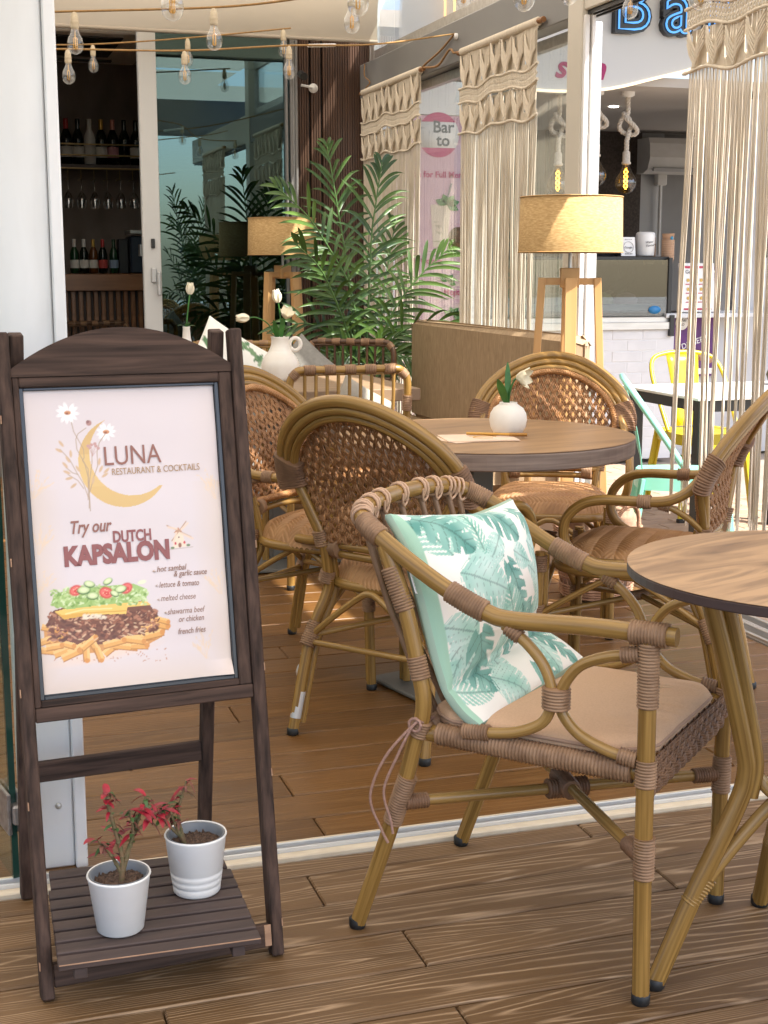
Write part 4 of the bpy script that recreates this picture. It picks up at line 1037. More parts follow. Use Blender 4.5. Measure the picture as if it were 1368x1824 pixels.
# the loaded dish: fries, meat, cheese, lettuce, tomato and cucumber
ell(190,1165,112,14,(236,205,180),-6,.6,.6)
for k in range(60):
    ell(rr.uniform(80,300),1170+rr.uniform(-14,8)-.08*(0),rr.uniform(1,3),rr.uniform(.7,1.6),(190,130,90),rr.uniform(0,180),.7)
def fry(x,y,l,w_,a):
    q=R(a); c,s_=math.cos(q),math.sin(q); P=[(x+c*l/2*e+(-s_)*w_/2*f,y+s_*l/2*e+c*w_/2*f) for e,f in ((-1,-1),(1,-1),(1,1),(-1,1))]
    poly(P,(226,168,92)); P2=[(x+c*l/2*e+(-s_)*w_/2*f,y+s_*l/2*e+c*w_/2*f) for e,f in ((-1,-1),(1,-1),(1,-.2),(-1,-.2))]; poly(P2,(240,192,122)); seg([P[2],P[3]],.9,(176,112,52),.9)
    ell(x+c*l*.45,y+s_*l*.45,w_*.4,w_*.45,(214,146,76),a)
poly([(78,1120),(88,1105),(120,1098),(262,1085),(284,1100),(300,1115),(290,1135),(262,1150),(200,1160),(130,1168),(84,1160)],(208,148,84))
poly([(86,1108),(96,1088),(130,1078),(262,1070),(284,1098),(280,1118),(258,1140),(215,1146),(160,1150),(110,1146),(92,1130)],(118,70,52))
fs_=[(90,1120,30,11,10),(82,1142,34,12,-20),(88,1160,30,12,5),(105,1135,34,11,-30),(115,1160,38,13,-22),(140,1155,38,12,-28),(155,1162,34,12,85),(128,1166,36,13,-25),(175,1160,34,12,60),(200,1155,34,12,-40),(178,1166,26,11,70),(225,1152,42,12,5),(250,1150,30,13,0),(255,1136,44,13,-10),(275,1130,36,13,-14),(285,1112,36,13,12),(290,1105,26,10,15),(268,1118,30,11,-12),(240,1140,40,12,8),(205,1145,40,12,-15),(160,1145,34,11,-40),(120,1148,30,11,15),(98,1152,30,11,-10)]
for f_ in fs_: fry(*f_)
for k in range(430):
    t_=rr.uniform(0,1); x=86+198*t_; top=1094-.04*x+4*math.sin(t_*9); y=rr.uniform(top,1140-10*t_+4*math.sin(t_*12))
    cc=[(120,66,48),(150,90,66),(92,48,38),(178,120,92),(104,54,42),(198,150,120)][rr.integers(0,6)]
    ell(x,y,rr.uniform(2.5,7),rr.uniform(1.5,3.4),cc,rr.uniform(-60,60),.95,.35)
for k in range(26): ell(rr.uniform(110,280),rr.uniform(1108,1142),rr.uniform(3,8),rr.uniform(1,2.2),(222,186,150),rr.uniform(-40,30),.85,.4)
poly([(98,1090),(115,1104),(160,1096),(205,1094),(226,1094),(228,1082),(270,1078),(262,1070),(180,1078),(120,1084)],(240,198,104)); poly([(98,1090),(115,1104),(160,1096),(158,1090),(112,1096)],(222,170,76)); seg([(160,1092),(226,1088)],.8,(214,160,70)); seg([(118,1094),(150,1086),(200,1084)],1.2,(250,226,160),.8)
for k in range(34): ell(rr.uniform(150,190),1098+rr.uniform(-3,4),4,2.2,(240,222,196),rr.uniform(-30,30),.7)
poly([(92,1074),(98,1058),(130,1050),(180,1044),(240,1040),(264,1050),(262,1066),(230,1074),(180,1078),(120,1086)],(160,190,108))
for k in range(330):
    t_=rr.uniform(0,1); x=92+172*t_; y=rr.uniform(1052-9*math.sin(t_*3.1),1082-6*t_)
    cc=[(150,180,96),(190,210,140),(120,156,72),(214,226,176),(170,196,116)][rr.integers(0,5)]
    ell(x,y,rr.uniform(2.5,6),rr.uniform(1.4,3.2),cc,rr.uniform(-70,70),.92,.4)
def tom(x,y,r_,a): ell(x,y,r_,r_*.8,(206,62,58),a); ell(x,y,r_*.78,r_*.58,(232,110,98),a); ell(x+1,y+1,r_*.4,r_*.3,(214,70,62),a); [ell(x+rr.uniform(-r_*.5,r_*.5),y+rr.uniform(-r_*.4,r_*.4),1,.7,(248,206,170),0) for _ in range(7)]
def cuc(x,y,r_,a): ell(x,y,r_,r_*.62,(72,112,56),a); ell(x,y-1,r_*.86,r_*.50,(206,220,158),a); ell(x,y-1,r_*.5,r_*.3,(224,232,184),a)
tom(136,1052,13,-20); tom(190,1056,14,20); tom(226,1048,13,-30); cuc(150,1052,13,0); cuc(166,1062,12,6); cuc(160,1041,11,15); cuc(193,1036,10,-25); cuc(216,1050,12,-10); cuc(205,1058,9,30); ell(254,1037,9,4,(228,228,196),-10)
# ---- build the poster sheet
pts=np.zeros((nu,nv,3)); curl=.012*np.clip((GX-(X1-.055))/.055,0,1)**1.5*np.clip((V0+.028-GV)/.028,0,1)
for i in range(nu):
    for_=None
dd=-.0055+curl+.0007*np.sin(GV*40+GX*9)
pts[...,0]=GX; pts[...,1]=GV*math.sin(SLOPE)-dd*math.cos(SLOPE); pts[...,2]=GV*math.cos(SLOPE)+dd*math.sin(SLOPE)
POST=vcmat('poster_print',.55,coat=.35)
poster=npmesh('poster',pts.reshape(-1,3),gridfaces(nu,nv),POST,ART.reshape(-1,3),sign)
# lettering: printed words lying on the sheet
INK=pm('poster_ink_brown',s2l((150,104,92)),rough=.6); INK2=pm('poster_ink_soft',s2l((158,124,108)),rough=.6); INK3=pm('poster_ink_red',s2l((148,92,90)),rough=.6); INK4=pm('poster_ink_gold',s2l((176,142,104)),rough=.6)
def word(body,pl,pr_,size,mat,off=0,shear=0,spacing=1.0,fit=True):
    a=PX(*pl); b=PX(*pr_); A_=bp(a[0],a[1],-.0046); B_=bp(b[0],b[1],-.0046); n_=bp(0,0,1)-bp(0,0,0); x=(B_-A_); L=x.length; x.normalize(); y=Vector(n_).cross(x)
    M=frame(A_,x,y)
    o=text_mesh(body,size,mat,Matrix.Identity(4),sign,'lettering',offset=off,shear=shear,extrude=.00012,spacing=spacing)
    me=o.data; xs=[v.co.x for v in me.vertices]; x0,x1=min(xs),max(xs); k=L/(x1-x0)
    me.transform(M@Matrix.Translation((-x0*k,0,0))@Matrix.Diagonal((k,1,1,1))); return o
word('LUNA',(188,829),(289,823),.0475,INK,0,0)
word('RESTAURANT & COCKTAILS',(201,846),(357,836),.0165,INK4,.0)
word('Try our',(128,951),(201,945),.031,INK,.0006,.28)
word('DUTCH',(203,966),(271,961),.0275,INK3,.0009)
word('KAPSALON',(116,1008),(304,993),.045,INK3,.0024)
for b_,l,r_ in (('hot sambal',(281,1019),(334,1014)),('& garlic sauce',(311,1027),(370,1022)),('lettuce & tomato',(285,1047),(356,1042)),('melted cheese',(288,1071),(350,1066)),('shawarma beef',(300,1095),(367,1089)),('or chicken',(320,1108),(365,1104)),('french fries',(319,1130),(368,1125))):
    word(b_,l,r_,.0145,INK2,.0001,.25)
for (x,y) in ((273,1018),(278,1044),(281,1069),(294,1092)):
    m=MB(); 
    for a,l in ((-.9,6),(-.1,7),(.5,6)):
        c=PX(x,y); e=PX(x+math.cos(a)*l,y+math.sin(a)*l*.6); p0=bp(c[0],c[1],-.0046); p1=bp(e[0],e[1],-.0046); m.tube([p0,p0.lerp(p1,.5),p1],[.0004,.0011,.0003],4,flat=.2)
    m.build('leaf_bullet',INK4,sign)
# ---- slatted shelf
SHELFW=pm('dark_shelf_wood',(.080,.052,.043),(.045,.030,.026),(3,50,50),.65,bump=.4,contrast=(.3,.7),detail=6,bdist=.002,rnd=True)
zs=.098; th=R(-6)
sx=lambda x,y:(x*math.cos(th)-y*math.sin(th),x*math.sin(th)+y*math.cos(th))
Ms=Matrix.Rotation(th,3,'Z')
for k in range(9):
    y_=-.092+.0425*k; c=sx(-.018,y_); m=MB(); wdt=.335 if k<7 else .325
    m.box((c[0],c[1],zs),(wdt,.033,.011),Ms,.0018); m.build('slat',SHELFW,sign)
    if k==0:
        c2=sx(-.018,y_-.0165); m=MB(); m.box((c2[0],c2[1],zs+.0046),(.333,.0016,.002),Ms,.0004); m.build('bare_chip',SIGNWORN,sign)
for x_ in (-.150,.112):
    c=sx(x_,.078); m=MB(); m.box((c[0],c[1],zs-.016),(.022,.36,.020),Ms,.0015); m.build('shelf_bearer',SHELFW,sign)
# ================================================================== POTS
def potted(loc,label,prof_out,r_top,h,seed,lean,ridged=False):
    t=thing('flower_pot',label,'potted plant',loc,0)
    m=MB(); m.lathe(prof_out,40); m.build('pot',POTW,t)
    m=MB(); m.lathe([(r_top*.74,h*.5),(r_top*.88,h*1.0),(r_top*.93,h*1.015),(r_top*.90,h*1.02),(r_top*.86,h*1.0),(r_top*.78,h*.80)],32); m.build('liner_pot',pm('grey_plastic_liner',(.17,.18,.19),rough=.45),t)
    g=np.linspace(-1,1,25); U,W=np.meshgrid(g,g,indexing='ij'); X=U*np.sqrt(1-W**2/2)*r_top*.84; Y=W*np.sqrt(1-U**2/2)*r_top*.84
    Z=h*.86+.004*smooth_noise(X,Y,400,seed)+.002*rng.standard_normal(X.shape)
    npmesh('soil',np.stack([X,Y,Z],-1).reshape(-1,3),gridfaces(25,25),pm('potting_soil',(.055,.034,.022),(.14,.085,.055),(160,160,160),.95,bump=.6,bdist=.003),None,t,smooth=False)
    return t
p1=potted((.247,2.245,.1045),'plain white pot with a red-leaved plant, front left of the shelf',[(0,0),(.037,0),(.040,.003),(.0525,.096),(.0545,.099),(.0530,.102),(.0500,.100),(.047,.06)],.0545,.1,1,0)
p2=potted((.398,2.352,.1045),'white pot with three ridges and a leaning red-leaved plant, back right of the shelf',[(0,0),(.040,0),(.0425,.003),(.0435,.014),(.0425,.016),(.0445,.018),(.0455,.026),(.0443,.0285),(.0463,.031),(.0473,.039),(.0460,.0415),(.0480,.044),(.0545,.104),(.0565,.108),(.0550,.111),(.0520,.108),(.049,.07)],.0565,.108,2,0)
REDL=pm('red_bract',(.38,.014,.032),(.20,.008,.02),(60,60,60),.45); DRYL=pm('wilted_leaf',(.24,.10,.06),(.14,.045,.03),(60,60,60),.7); GRL=pm('plant_leaf_green',(.06,.13,.03),(.035,.08,.02),(60,60,60),.5)
WSTEM=pm('woody_stem',(.13,.12,.05),(.20,.12,.06),(40,40,90),.7)
def poinsettia(t,stems,z0,seed):
    r_=np.random.default_rng(seed); m=MB()
    for P,w_ in stems: 
        C=catmull(P,6); m.tube(C,[w_*(1-.55*i/(len(C)-1)) for i in range(len(C))],7)
        for k in range(3,len(C)-2,3): m.lathe([(0,-.003),(w_*1.1,-.001),(w_*1.1,.001),(0,.003)],6,C[k])
    m.build('stem',WSTEM,t)
    LR=MB();LD=MB();LG=MB(); big=0
    for P,w_ in stems:
        C=catmull(P,6); n=len(C)
        for i in range(int(n*.40),n):
            for q in range(1+(i%2) if i<n-4 else 3):
                a=r_.uniform(0,6.28); el=r_.uniform(-.3,.9); d=(math.cos(a),math.sin(a)*.8,el); L_=r_.uniform(.013,.027); 
                k=r_.uniform(0,1)
                if k<.45:
                    M2=MB(); leafblade(M2,C[i],d,L_*1.45,L_*.24,r_.uniform(.0,.7)); M2.build('leaf',REDL,t)
                elif k<.70: leafblade(LD,C[i],d,L_,L_*.2,r_.uniform(.6,1.6))
                else: leafblade(LG,C[i],d,L_*.8,L_*.2,r_.uniform(.2,.9))
    LD.build('wilted_foliage',DRYL,t); LG.build('green_foliage',GRL,t)
poinsettia(p1,[([(.004,0,.08),(.006,0,.13),(-.004,.0,.18),(-.014,.0,.225),(-.012,0,.245)],.0052),([(.006,0,.10),(.02,.0,.145),(.036,.005,.19),(.050,.0,.232)],.0046),([(.004,0,.1),(-.012,-.004,.135),(-.034,-.01,.168)],.0036),([(.012,0,.13),(.026,-.005,.17),(.020,-.01,.215)],.0036),([(.03,0,.17),(.055,.0,.19),(.075,0,.205)],.003)],.086,11)
poinsettia(p2,[([(-.02,0,.09),(-.038,-.006,.135),(-.050,-.01,.175)],.0042),([(-.02,0,.09),(-.030,0,.15),(-.014,.0,.21)],.0038),([(-.022,0,.1),(-.055,-.008,.14),(-.076,-.012,.165)],.0034)],.09,13)
# ================================================================== FLOOR LAMPS
def lamp(loc,rz,label):
    t=thing('floor_lamp',label,'floor lamp',loc,rz,'wooden four-legged floor lamps')
    for k in range(4):
        a=R(90*k); c,s=math.cos(a),math.sin(a); q=lambda r,z:(c*r,s*r,z)
        m=MB(); m.beam(q(.168,0),q(.106,1.19),.044,.028,up=(c,s,0),bev=.0015); lg=m.build('leg',PINE,t)
        m=MB(); m.beam(q(.02,1.176),q(.0945,1.176),.030,.026,bev=.0015); m.build('crossarm',PINE,t)
    m=MB(); m.box((0,0,1.19),(.072,.072,.075),bev=.002); m.build('hub',PINE,t)
    m=MB(); m.tube([(0,0,1.22),(0,0,1.40)],.007,8); m.tube([(-.18,0,1.475),(.18,0,1.475)],.002,5); m.tube([(0,-.18,1.475),(0,.18,1.475)],.002,5); m.build('stem',ALU,t)
    n=72; m=MB(); m.lathe([(.200,1.285),(.195,1.495),(.192,1.495),(.197,1.285),(.200,1.285)],n); m.build('lamp_shade',LINEN,t)
    m=MB()
    for r_,z in ((.2015,1.2865),(.1965,1.4935)): m.tube([(r_*math.cos(a),r_*math.sin(a),z) for a in np.linspace(0,2*math.pi,72,endpoint=False)],.0022,5,closed=True)
    m.build('shade_rim',pm('shade_rim_cloth',(.52,.32,.13),rough=.8),t)
    m=MB(); m.lathe([(0,1.32),(.02,1.33),(.03,1.36),(.018,1.395),(.012,1.41)],14); m.build('bulb',POTW,t)
    return t
lamp((2.345,4.955,-.012),R(-22),'pine floor lamp with straw drum shade standing at the near end of the tan bench')
lamp((1.93,7.93,0),R(25),'pine floor lamp with drum shade half hidden by the palm in front of dark glass')
# ================================================================== BENCH
t=thing('upholstered_bench','tan faux-leather bench with tall padded back along the glass wall','bench',(0,0,0))
m=MB(); n=26; k=14; vs=[]
# back: long rounded slab
m.box((2.445,6.02,.69),(.11,1.92,.50),bev=.03); o=m.build('backrest',TAN,t); bv=o.modifiers.new('b','BEVEL'); bv.width=.018; bv.segments=3
m=MB(); m.box((2.18,6.02,.385),(.44,1.90,.12),bev=.03); o=m.build('seat',TAN,t); bv=o.modifiers.new('b','BEVEL'); bv.width=.018; bv.segments=3
m=MB(); m.box((2.20,6.02,.165),(.40,1.86,.30),bev=.006); m.build('plinth',pm('bench_plinth',(.30,.21,.135),rough=.6),t)
# ================================================================== BASKET WITH BLANKETS
t=thing('wicker_basket','round open-weave wicker basket beside the bench holding folded blankets','basket',(2.315,4.60,0))
RAT=pm('peach_rattan',(.52,.30,.19),(.40,.22,.13),(40,40,40),.6)
m=MB(); 
for k in range(30):
    a=2*math.pi*k/30; m.tube([(.125*math.cos(a),.125*math.sin(a),.008),(.150*math.cos(a),.150*math.sin(a),.15),(.158*math.cos(a),.158*math.sin(a),.265)],.0032,5)
m.build('stake',RAT,t,kind='stuff')
for grp in ((.012,.022,.032,.042,.052),(.085,.095,.105),(.15,.16,.17,.18),(.225,.236,.248,.26,.27)):
    m=MB()
    for z in grp:
        r_=.125+.033*min(1,z/.265)+.003; m.tube([(r_*math.cos(a)+.002*math.cos(a*15),r_*math.sin(a)+.002*math.sin(a*15),z) for a in np.linspace(0,2*math.pi,60,endpoint=False)],.0045,5,closed=True)
    m.build('weave_band',RAT,t)
for s in (-1,1):
    m=MB(); a0=R(-70) if s<0 else R(110); P=[(.16*math.cos(a0+d),.16*math.sin(a0+d),.26+h) for d,h in ((-.42,0),(-.36,.06),(-.2,.095),(0,.105),(.2,.095),(.36,.06),(.42,0))]; m.coil(catmull(P,5),.0065,.006,.0025,8); m.build('handle',RAT,t)
m=MB(); m.lathe([(0,.01),(.125,.012)],24); m.build('basket_floor',RAT,t)
def roll(name,label,P,r_,loc):
    t2=thing(name,label,'blanket',loc); m=MB(); C=catmull(P,6); n=len(C); m.tube(C,[r_*(.6+.4*min(1,4*min(i,n-1-i)/n+.3))*(1+.04*math.sin(i*1.7)) for i in range(n)],16); o=m.build('roll',BLANKET,t2); 
    m=MB(); 
    for q in (.35,.62): m.tube([(C[-1].x+r_*q*math.cos(a),C[-1].y+r_*q*math.sin(a),C[-1].z+.002+.004*math.sin(a)) for a in np.linspace(0,5,20)],.008,6)
    m.build('rolled_edge',BLANKET,t2)
roll('folded_blanket','tall taupe fleece blanket rolled upright at the left of the basket',[(0,0,.02),(0,.005,.15),(-.004,.01,.30),(-.012,.012,.405)],.068,(2.265,4.615,.0))
roll('folded_blanket','shorter taupe fleece blanket rolled upright at the right of the basket',[(0,0,.02),(.004,0,.15),(.01,0,.26),(.014,0,.335)],.060,(2.385,4.575,.0))
# ================================================================== FAR TABLE, BENT-RAIL CHAIRS
t=thing('square_table','square oak table in front of the palm with grey pedestal','table',(1.33,5.56,0))
mb=MB(); mb.box((0,0,.725),(.95,.82,.048),bev=.003); mb.build('tabletop',pm('oak_top_far',(.33,.22,.13),(.22,.145,.09),(4,30,4),.5,detail=5,contrast=(.3,.7)),t)
mb=MB(); mb.box((0,0,.36),(.085,.085,.68),bev=.004); mb.build('post',STEEL,t)
mb=MB(); mb.box((0,0,.012),(.45,.45,.014),bev=.004); mb.build('base_plate',STEEL,t)
mb=MB(); mb.box((-.55,.55,.35),(1.1,.35,.62),bev=.006); mb.build('planter_box',pm('pale_grey_plinth',(.36,.34,.31),rough=.7),None,label='pale grey plinth box standing beyond the square table',cat='plinth',loc=(1.45,5.9,0))
def rail_chair(label,c,f,group,dark=False):
    A,B=(BAMBOO,BAMB2) if not dark else (pm('dark_rattan',(.12,.06,.028),(.075,.036,.016),(9,5,1),.4,coord='UV'),)*2
    t=thing('spindle_chair',label,'chair',(c[0],c[1],0),math.atan2(-f[0],f[1]),group)
    for s in (-1,1):
        for y in (-.245,.245):
            m=MB(); m.tube(catmull([(.225*s,y,.006),(.222*s,y,.25),(.22*s,y,.45)],4),.0155,10); lg=m.build('leg',A,t)
            m=MB(); cap_foot(m,(.225*s,y,0),.0155); m.build('foot_cap',BLACK,lg)
    hoop=[(.225,-.245,.45),(.228,-.262,.60),(.230,-.275,.74),(.226,-.280,.80),(.205,-.284,.832),(.17,-.286,.842)]
    P=hoop+[(0,-.292,.842)]+[(-x,y,z) for x,y,z in hoop[::-1]]
    m=MB(); H=catmull(P,5); m.tube(H,.0150,10); m.build('back_hoop',A,t)
    m=MB(); m.tube(catmull([(.215,-.268,.655),(0,-.285,.655),(-.215,-.268,.655)],5),.010,8); m.tube(catmull([(.200,-.280,.825),(0,-.290,.827),(-.200,-.280,.825)],5),.0065,8); m.build('back_rail',B,t)
    for i in range(9):
        x=-.172+.344*i/8; m=MB(); m.tube([(x*1.0,-.287,.826),(x*1.0,-.284,.74),(x*.99,-.280,.655)],.0068,7); m.build('spindle',B,t)
    for x in (-.155,-.078,0,.078,.155): joint(t,CORD,[(x-.021,-.290,.842),(x+.021,-.290,.842)],.0165,.0065,.0034,10)
    for s in (-1,1):
        joint(t,CORD,[(.229*s,-.270,.68),(.229*s,-.277,.74)],.0165,.0065,.0034,10); joint(t,CORD,[(.221*s,-.282,.812),(.20*s,-.285,.834)],.0165,.0065,.0034,10); joint(t,CORD,[(.222*s,.245,.37),(.221*s,.245,.42)],.0170,.0065,.0034,10)
    m=MB(); m.box((0,.0,.435),(.44,.48,.03),bev=.012); m.build('woven_seat',WEAVE if not dark else A,t)
    m=MB(); 
    for s in (-1,1): m.tube([(.224*s,-.245,.30),(.224*s,.245,.30)],.010,8)
    m.tube([(-.22,.0,.30),(.22,.0,.30)],.010,8); m.build('stretcher',B,t)
    # low arms
    for s in (-1,1):
        m=MB(); m.tube(catmull([(.229*s,-.265,.655),(.245*s,-.15,.64),(.245*s,.10,.63),(.24*s,.20,.60),(.225*s,.245,.52),(.22*s,.245,.44)],5),.013,8); m.build('arm',A,t)
    return t
G2='spindle-back rattan chairs at the square table'
rail_chair('spindle-back rattan chair with pale wound bands, its back to the camera before the square table',(1.475,5.275),(0.03,1),G2)
rail_chair('rattan spindle chair behind the square table holding the floral pillow',(1.36,6.55),(-.15,-1),G2)
rail_chair('dark rattan chair behind the square table under the lamp, holding the grey pillow',(1.86,6.60),(-.55,-.83),G2,True)
rail_chair('rattan chair with a yellow cushion left of the menu sign, mostly hidden',(-.19,4.45),(.9,-.3),G2)
rail_chair('dark rattan bar chair inside by the slatted counter',(1.06,9.35),(.1,-1),G2,True)
# pillows on them
def simple_pillow(label,c,rz,tilt,w_,mat,colors=None,name='throw_pillow',roll_=0):
    n=50; g=np.linspace(-1,1,n); U,W=np.meshgrid(g,g,indexing='ij'); b=.075*np.clip(1-np.abs(U)**3,0,1)**.6*np.clip(1-np.abs(W)**3,0,1)**.6+.004
    pin=1-.07*(1-np.abs(U))*0
    X=U*w_/2*(1-.06*(1-W**2)); Z=W*w_/2*(1-.06*(1-U**2))
    F=np.stack([X,-b,Z],-1).reshape(-1,3); B=np.stack([X,b,Z],-1).reshape(-1,3); Fq=gridfaces(n,n)
    rm=np.array(Matrix.Rotation(rz,3,'Z')@Matrix.Rotation(tilt,3,'X')@Matrix.Rotation(roll_,3,'Y'))
    vs=np.concatenate([F,B])@rm.T
    bd=[(i,0) for i in range(n)]+[(n-1,j) for j in range(1,n)]+[(i,n-1) for i in range(n-2,-1,-1)]+[(0,j) for j in range(n-2,0,-1)]
    idx=np.array([i*n+j for i,j in bd]); nx=np.roll(idx,-1); S=np.stack([idx,nx,nx+n*n,idx+n*n],1)
    cc=None
    if colors is not None: cc=np.concatenate([colors,colors])
    o=npmesh(name,vs,np.concatenate([Fq[:,::-1],Fq+n*n,S]),mat,cc,None,label=label,cat='pillow'); o.location=c; return o
n=50; g=np.linspace(0,1,n); U,W=np.meshgrid(g,g,indexing='ij'); C=np.ones((n,n,3))*np.array(s2l((236,234,226)))
r_=np.random.default_rng(4)
for k in range(30):
    m_,ve,t_,aa=leafpoly_mask(U,W,r_.uniform(.05,.95),r_.uniform(.05,.95),r_.uniform(0,6.28),r_.uniform(.14,.24),r_.uniform(.025,.045),1 if k%4 else 2,k)
    C[m_]=np.array(s2l([(120,150,112),(92,128,92),(150,172,140)][k%3]))
simple_pillow('white square pillow with sprigs of green leaves propped in the chair behind the square table',(1.30,6.40,.70),R(8),R(-14),.44,vcmat('sprig_cotton',.9),C.reshape(-1,3),roll_=R(32))
simple_pillow('plain grey-beige pillow standing in the dark rattan chair by the palm',(1.66,6.42,.70),R(-35),R(-12),.30,pm('grey_linen',(.25,.24,.215),(.21,.20,.18),(60,60,60),.9),roll_=R(38))
simple_pillow('pale linen pillow leaning against the spindle-back chair near the square table',(1.55,5.15,.645),R(5),R(-8),.24,pm('pale_linen',(.36,.33,.28),(.32,.295,.25),(60,60,60),.9),roll_=R(30))
simple_pillow('pale yellow cushion on the chair left of the menu sign',(-.12,4.36,.66),R(75),R(-8),.40,pm('yellow_linen',(.66,.58,.34),(.60,.52,.30),(60,60,60),.9))
# vases on the far table
t=thing('tulip_jug','ribbed cream jug with ring handle and three white tulips on the square table','vase',(1.372,5.70,.7495))
prof=[(0,0),(.066,0),(.072,.006)]
for i in range(24):
    z=.01+.115*i/23; r_b=.074+.006*math.sin(min(1,i/9)*math.pi/2) if i<10 else .080-.034*((i-10)/13)**1.7; prof.append((r_b+(.0016 if i%2 else -.0008),z))
prof+=[(.042,.135),(.037,.150),(.037,.175),(.040,.182),(.036,.182),(.033,.16),(0,.15)]
mb=MB(); mb.lathe(prof,40); mb.build('body',CERAMIC,t)
mb=MB(); mb.tube([(.062+.024*math.cos(a),-.012,.150+.026*math.sin(a)) for a in np.linspace(0,2*math.pi,22,endpoint=False)],.0085,8,closed=True); mb.build('handle',CERAMIC,t)
tulip(t,[(-.01,0,.17),(-.05,0,.235),(-.10,-.01,.262),(-.135,-.012,.262)],(-1,0,-.02),.042)
tulip(t,[(0,0,.17),(.004,0,.24),(-.002,0,.30),(-.006,0,.325)],(-.2,0,1),.042)
tulip(t,[(.01,0,.17),(.012,-.01,.22),(.02,-.02,.262)],(.1,-.6,.7),.040,True)
mb=MB(); leafblade(mb,(-.01,0,.17),(-.7,0,.7),.09,.014,.3); leafblade(mb,(.012,0,.17),(.8,0,.6),.085,.014,.35); leafblade(mb,(0,-.01,.17),(.1,-.2,1),.10,.015,.0); leafblade(mb,(-.01,-.01,.17),(-.3,-.3,1),.09,.013,.0); mb.build('leaf',TULIPG,t)
t=thing('bud_vase','slim white bottle vase with a single pale tulip, left of the jug','vase',(.965,5.62,.7495))
mb=MB(); mb.lathe([(0,0),(.036,0),(.042,.01),(.043,.06),(.032,.13),(.017,.185),(.014,.225),(.016,.232),(.012,.232),(0,.22)],24); mb.build('body',CERAMIC,t)
tulip(t,[(0,0,.22),(.006,0,.28),(.014,0,.34),(.018,0,.362)],(.05,0,1),.036)
mb=MB(); leafblade(mb,(0,0,.225),(-.8,0,.8),.05,.010,.5); leafblade(mb,(0,0,.225),(.8,-.1,.7),.05,.010,.5); leafblade(mb,(0,0,.225),(.1,-.6,.8),.05,.010,.3); mb.build('leaf',TULIPG,t)
# ================================================================== PALMS
def frond(P,nl,Lmax,seed,parent,spread=1.0,start=.22,width=.0102):
    r_=np.random.default_rng(seed); C=resample(catmull(P,10),.012); n=len(C); m=MB()
    m.tube(C,[.0080*(1-.8*i/(n-1))+.0014 for i in range(n)],6,mi=0)
    face=Vector((r_.uniform(-.35,.35),-1,.25)).normalized()
    for i in range(nl):
        q=start+(1-start)*i/(nl-1)
        for s in (-1,1):
            qq=min(.999,max(0,q+r_.uniform(-.012,.012)+(.012 if s>0 else 0))); k0=int(qq*(n-1)); p=C[k0]; d=(C[min(n-1,k0+1)]-C[max(0,k0-1)]).normalized(); side=d.cross(face).normalized()
            u=(q-start)/(1-start)
            L_=1.16*Lmax*(.50+.62*math.sin(math.pi*min(1,u*.80+.16)))*r_.uniform(.85,1.12)*(1 if u<.93 else .75)
            dv=(d*(.35+.75*u)+side*s*(1.15-.65*u)+face*r_.uniform(-.25,.35)+Vector((0,0,.18))).normalized()
            sd=dv.cross(face).normalized(); k=7; vs=[]; dr=r_.uniform(.22,.55); wd=width*r_.uniform(.9,1.25); tw=r_.uniform(-.4,.4)
            for j in range(k+1):
                t_=j/k; ww=wd*(math.sin(math.pi*min(1,.07+t_*.93)))**.6*(1 if j<k else .04)
                c=p+dv*(L_*t_)+Vector((0,0,-1))*(dr*L_*t_*t_); sv=(sd+face*(tw*t_)).normalized()
                vs+= [c-sv*ww+face*(ww*.45),c,c+sv*ww+face*(ww*.45)]
            m.add(vs,[[j*3+e,j*3+e+1,j*3+e+4,j*3+e+3] for j in range(k) for e in range(2)],1,True)
    return m.build('frond',[STEMG,GREEN],parent)
def palm(loc,label,sc=1.0,extra=0):
    t=thing('potted_palm',label,'palm',loc)
    m=MB(); m.lathe([(0,0),(.14,0),(.16,.28),(.165,.30),(.15,.30),(.145,.26),(0,.255)],28); m.build('pot',pm('charcoal_pot',(.05,.05,.05),rough=.6),t)
    k=.00302
    F=[([(659,646),(664,540),(669,425),(676,370),(686,300)],19,.27,-.02),([(642,643),(640,560),(634,480),(618,360),(606,270)],19,.27,.10),
       ([(649,610),(632,530),(618,495),(582,440),(545,392),(490,345)],16,.22,-.08),([(640,643),(620,590),(592,530),(560,478),(515,440)],14,.21,-.14),
       ([(684,645),(690,590),(712,540),(745,495),(796,446)],16,.22,-.10),([(684,645),(700,605),(730,580),(775,570),(800,580)],10,.19,-.2),
       ([(636,648),(610,610),(580,585),(545,575),(505,590)],11,.19,.02),([(655,648),(640,600),(628,560),(610,500),(590,455)],11,.22,.12),([(668,648),(690,600),(704,540),(722,470),(742,400)],15,.22,.16),
       ([(646,650),(618,628),(590,625),(560,640),(530,660)],14,.15,-.16),([(665,650),(680,632),(700,628),(730,640),(752,668)],14,.15,-.12)]
    for i,(P,nl,L_,dy) in enumerate(F):
        pts=[((x-655)*k*sc,dy*(j/(len(P)-1))*1.6,(.712+(646-y)*k*sc)) for j,(x,y) in enumerate(P)]
        b=pts[0]; pts=[(b[0]*.4,0,.26),(b[0]*.75,0,.5)]+pts
        frond(pts,nl,L_*sc,50+i+extra,t,start=.42)
    # short basal shoots
    for i in range(4):
        a=i*1.7; P=[(0,0,.27),(.05*math.cos(a),.04*math.sin(a),.5),(.10*math.cos(a),.08*math.sin(a),.72),(.2*math.cos(a),.1*math.sin(a),.88)]
        frond(P,10,.17,90+i,t,start=.4)
    return t
palm((2.17,7.12,0),'tall potted palm with arching fronds between dark lamp and first knotted curtain')
o=palm((2.62,2.15,0),'second potted palm, seen only mirrored in the dark glass door',1.12,7); o.rotation_euler=(0,0,R(60))
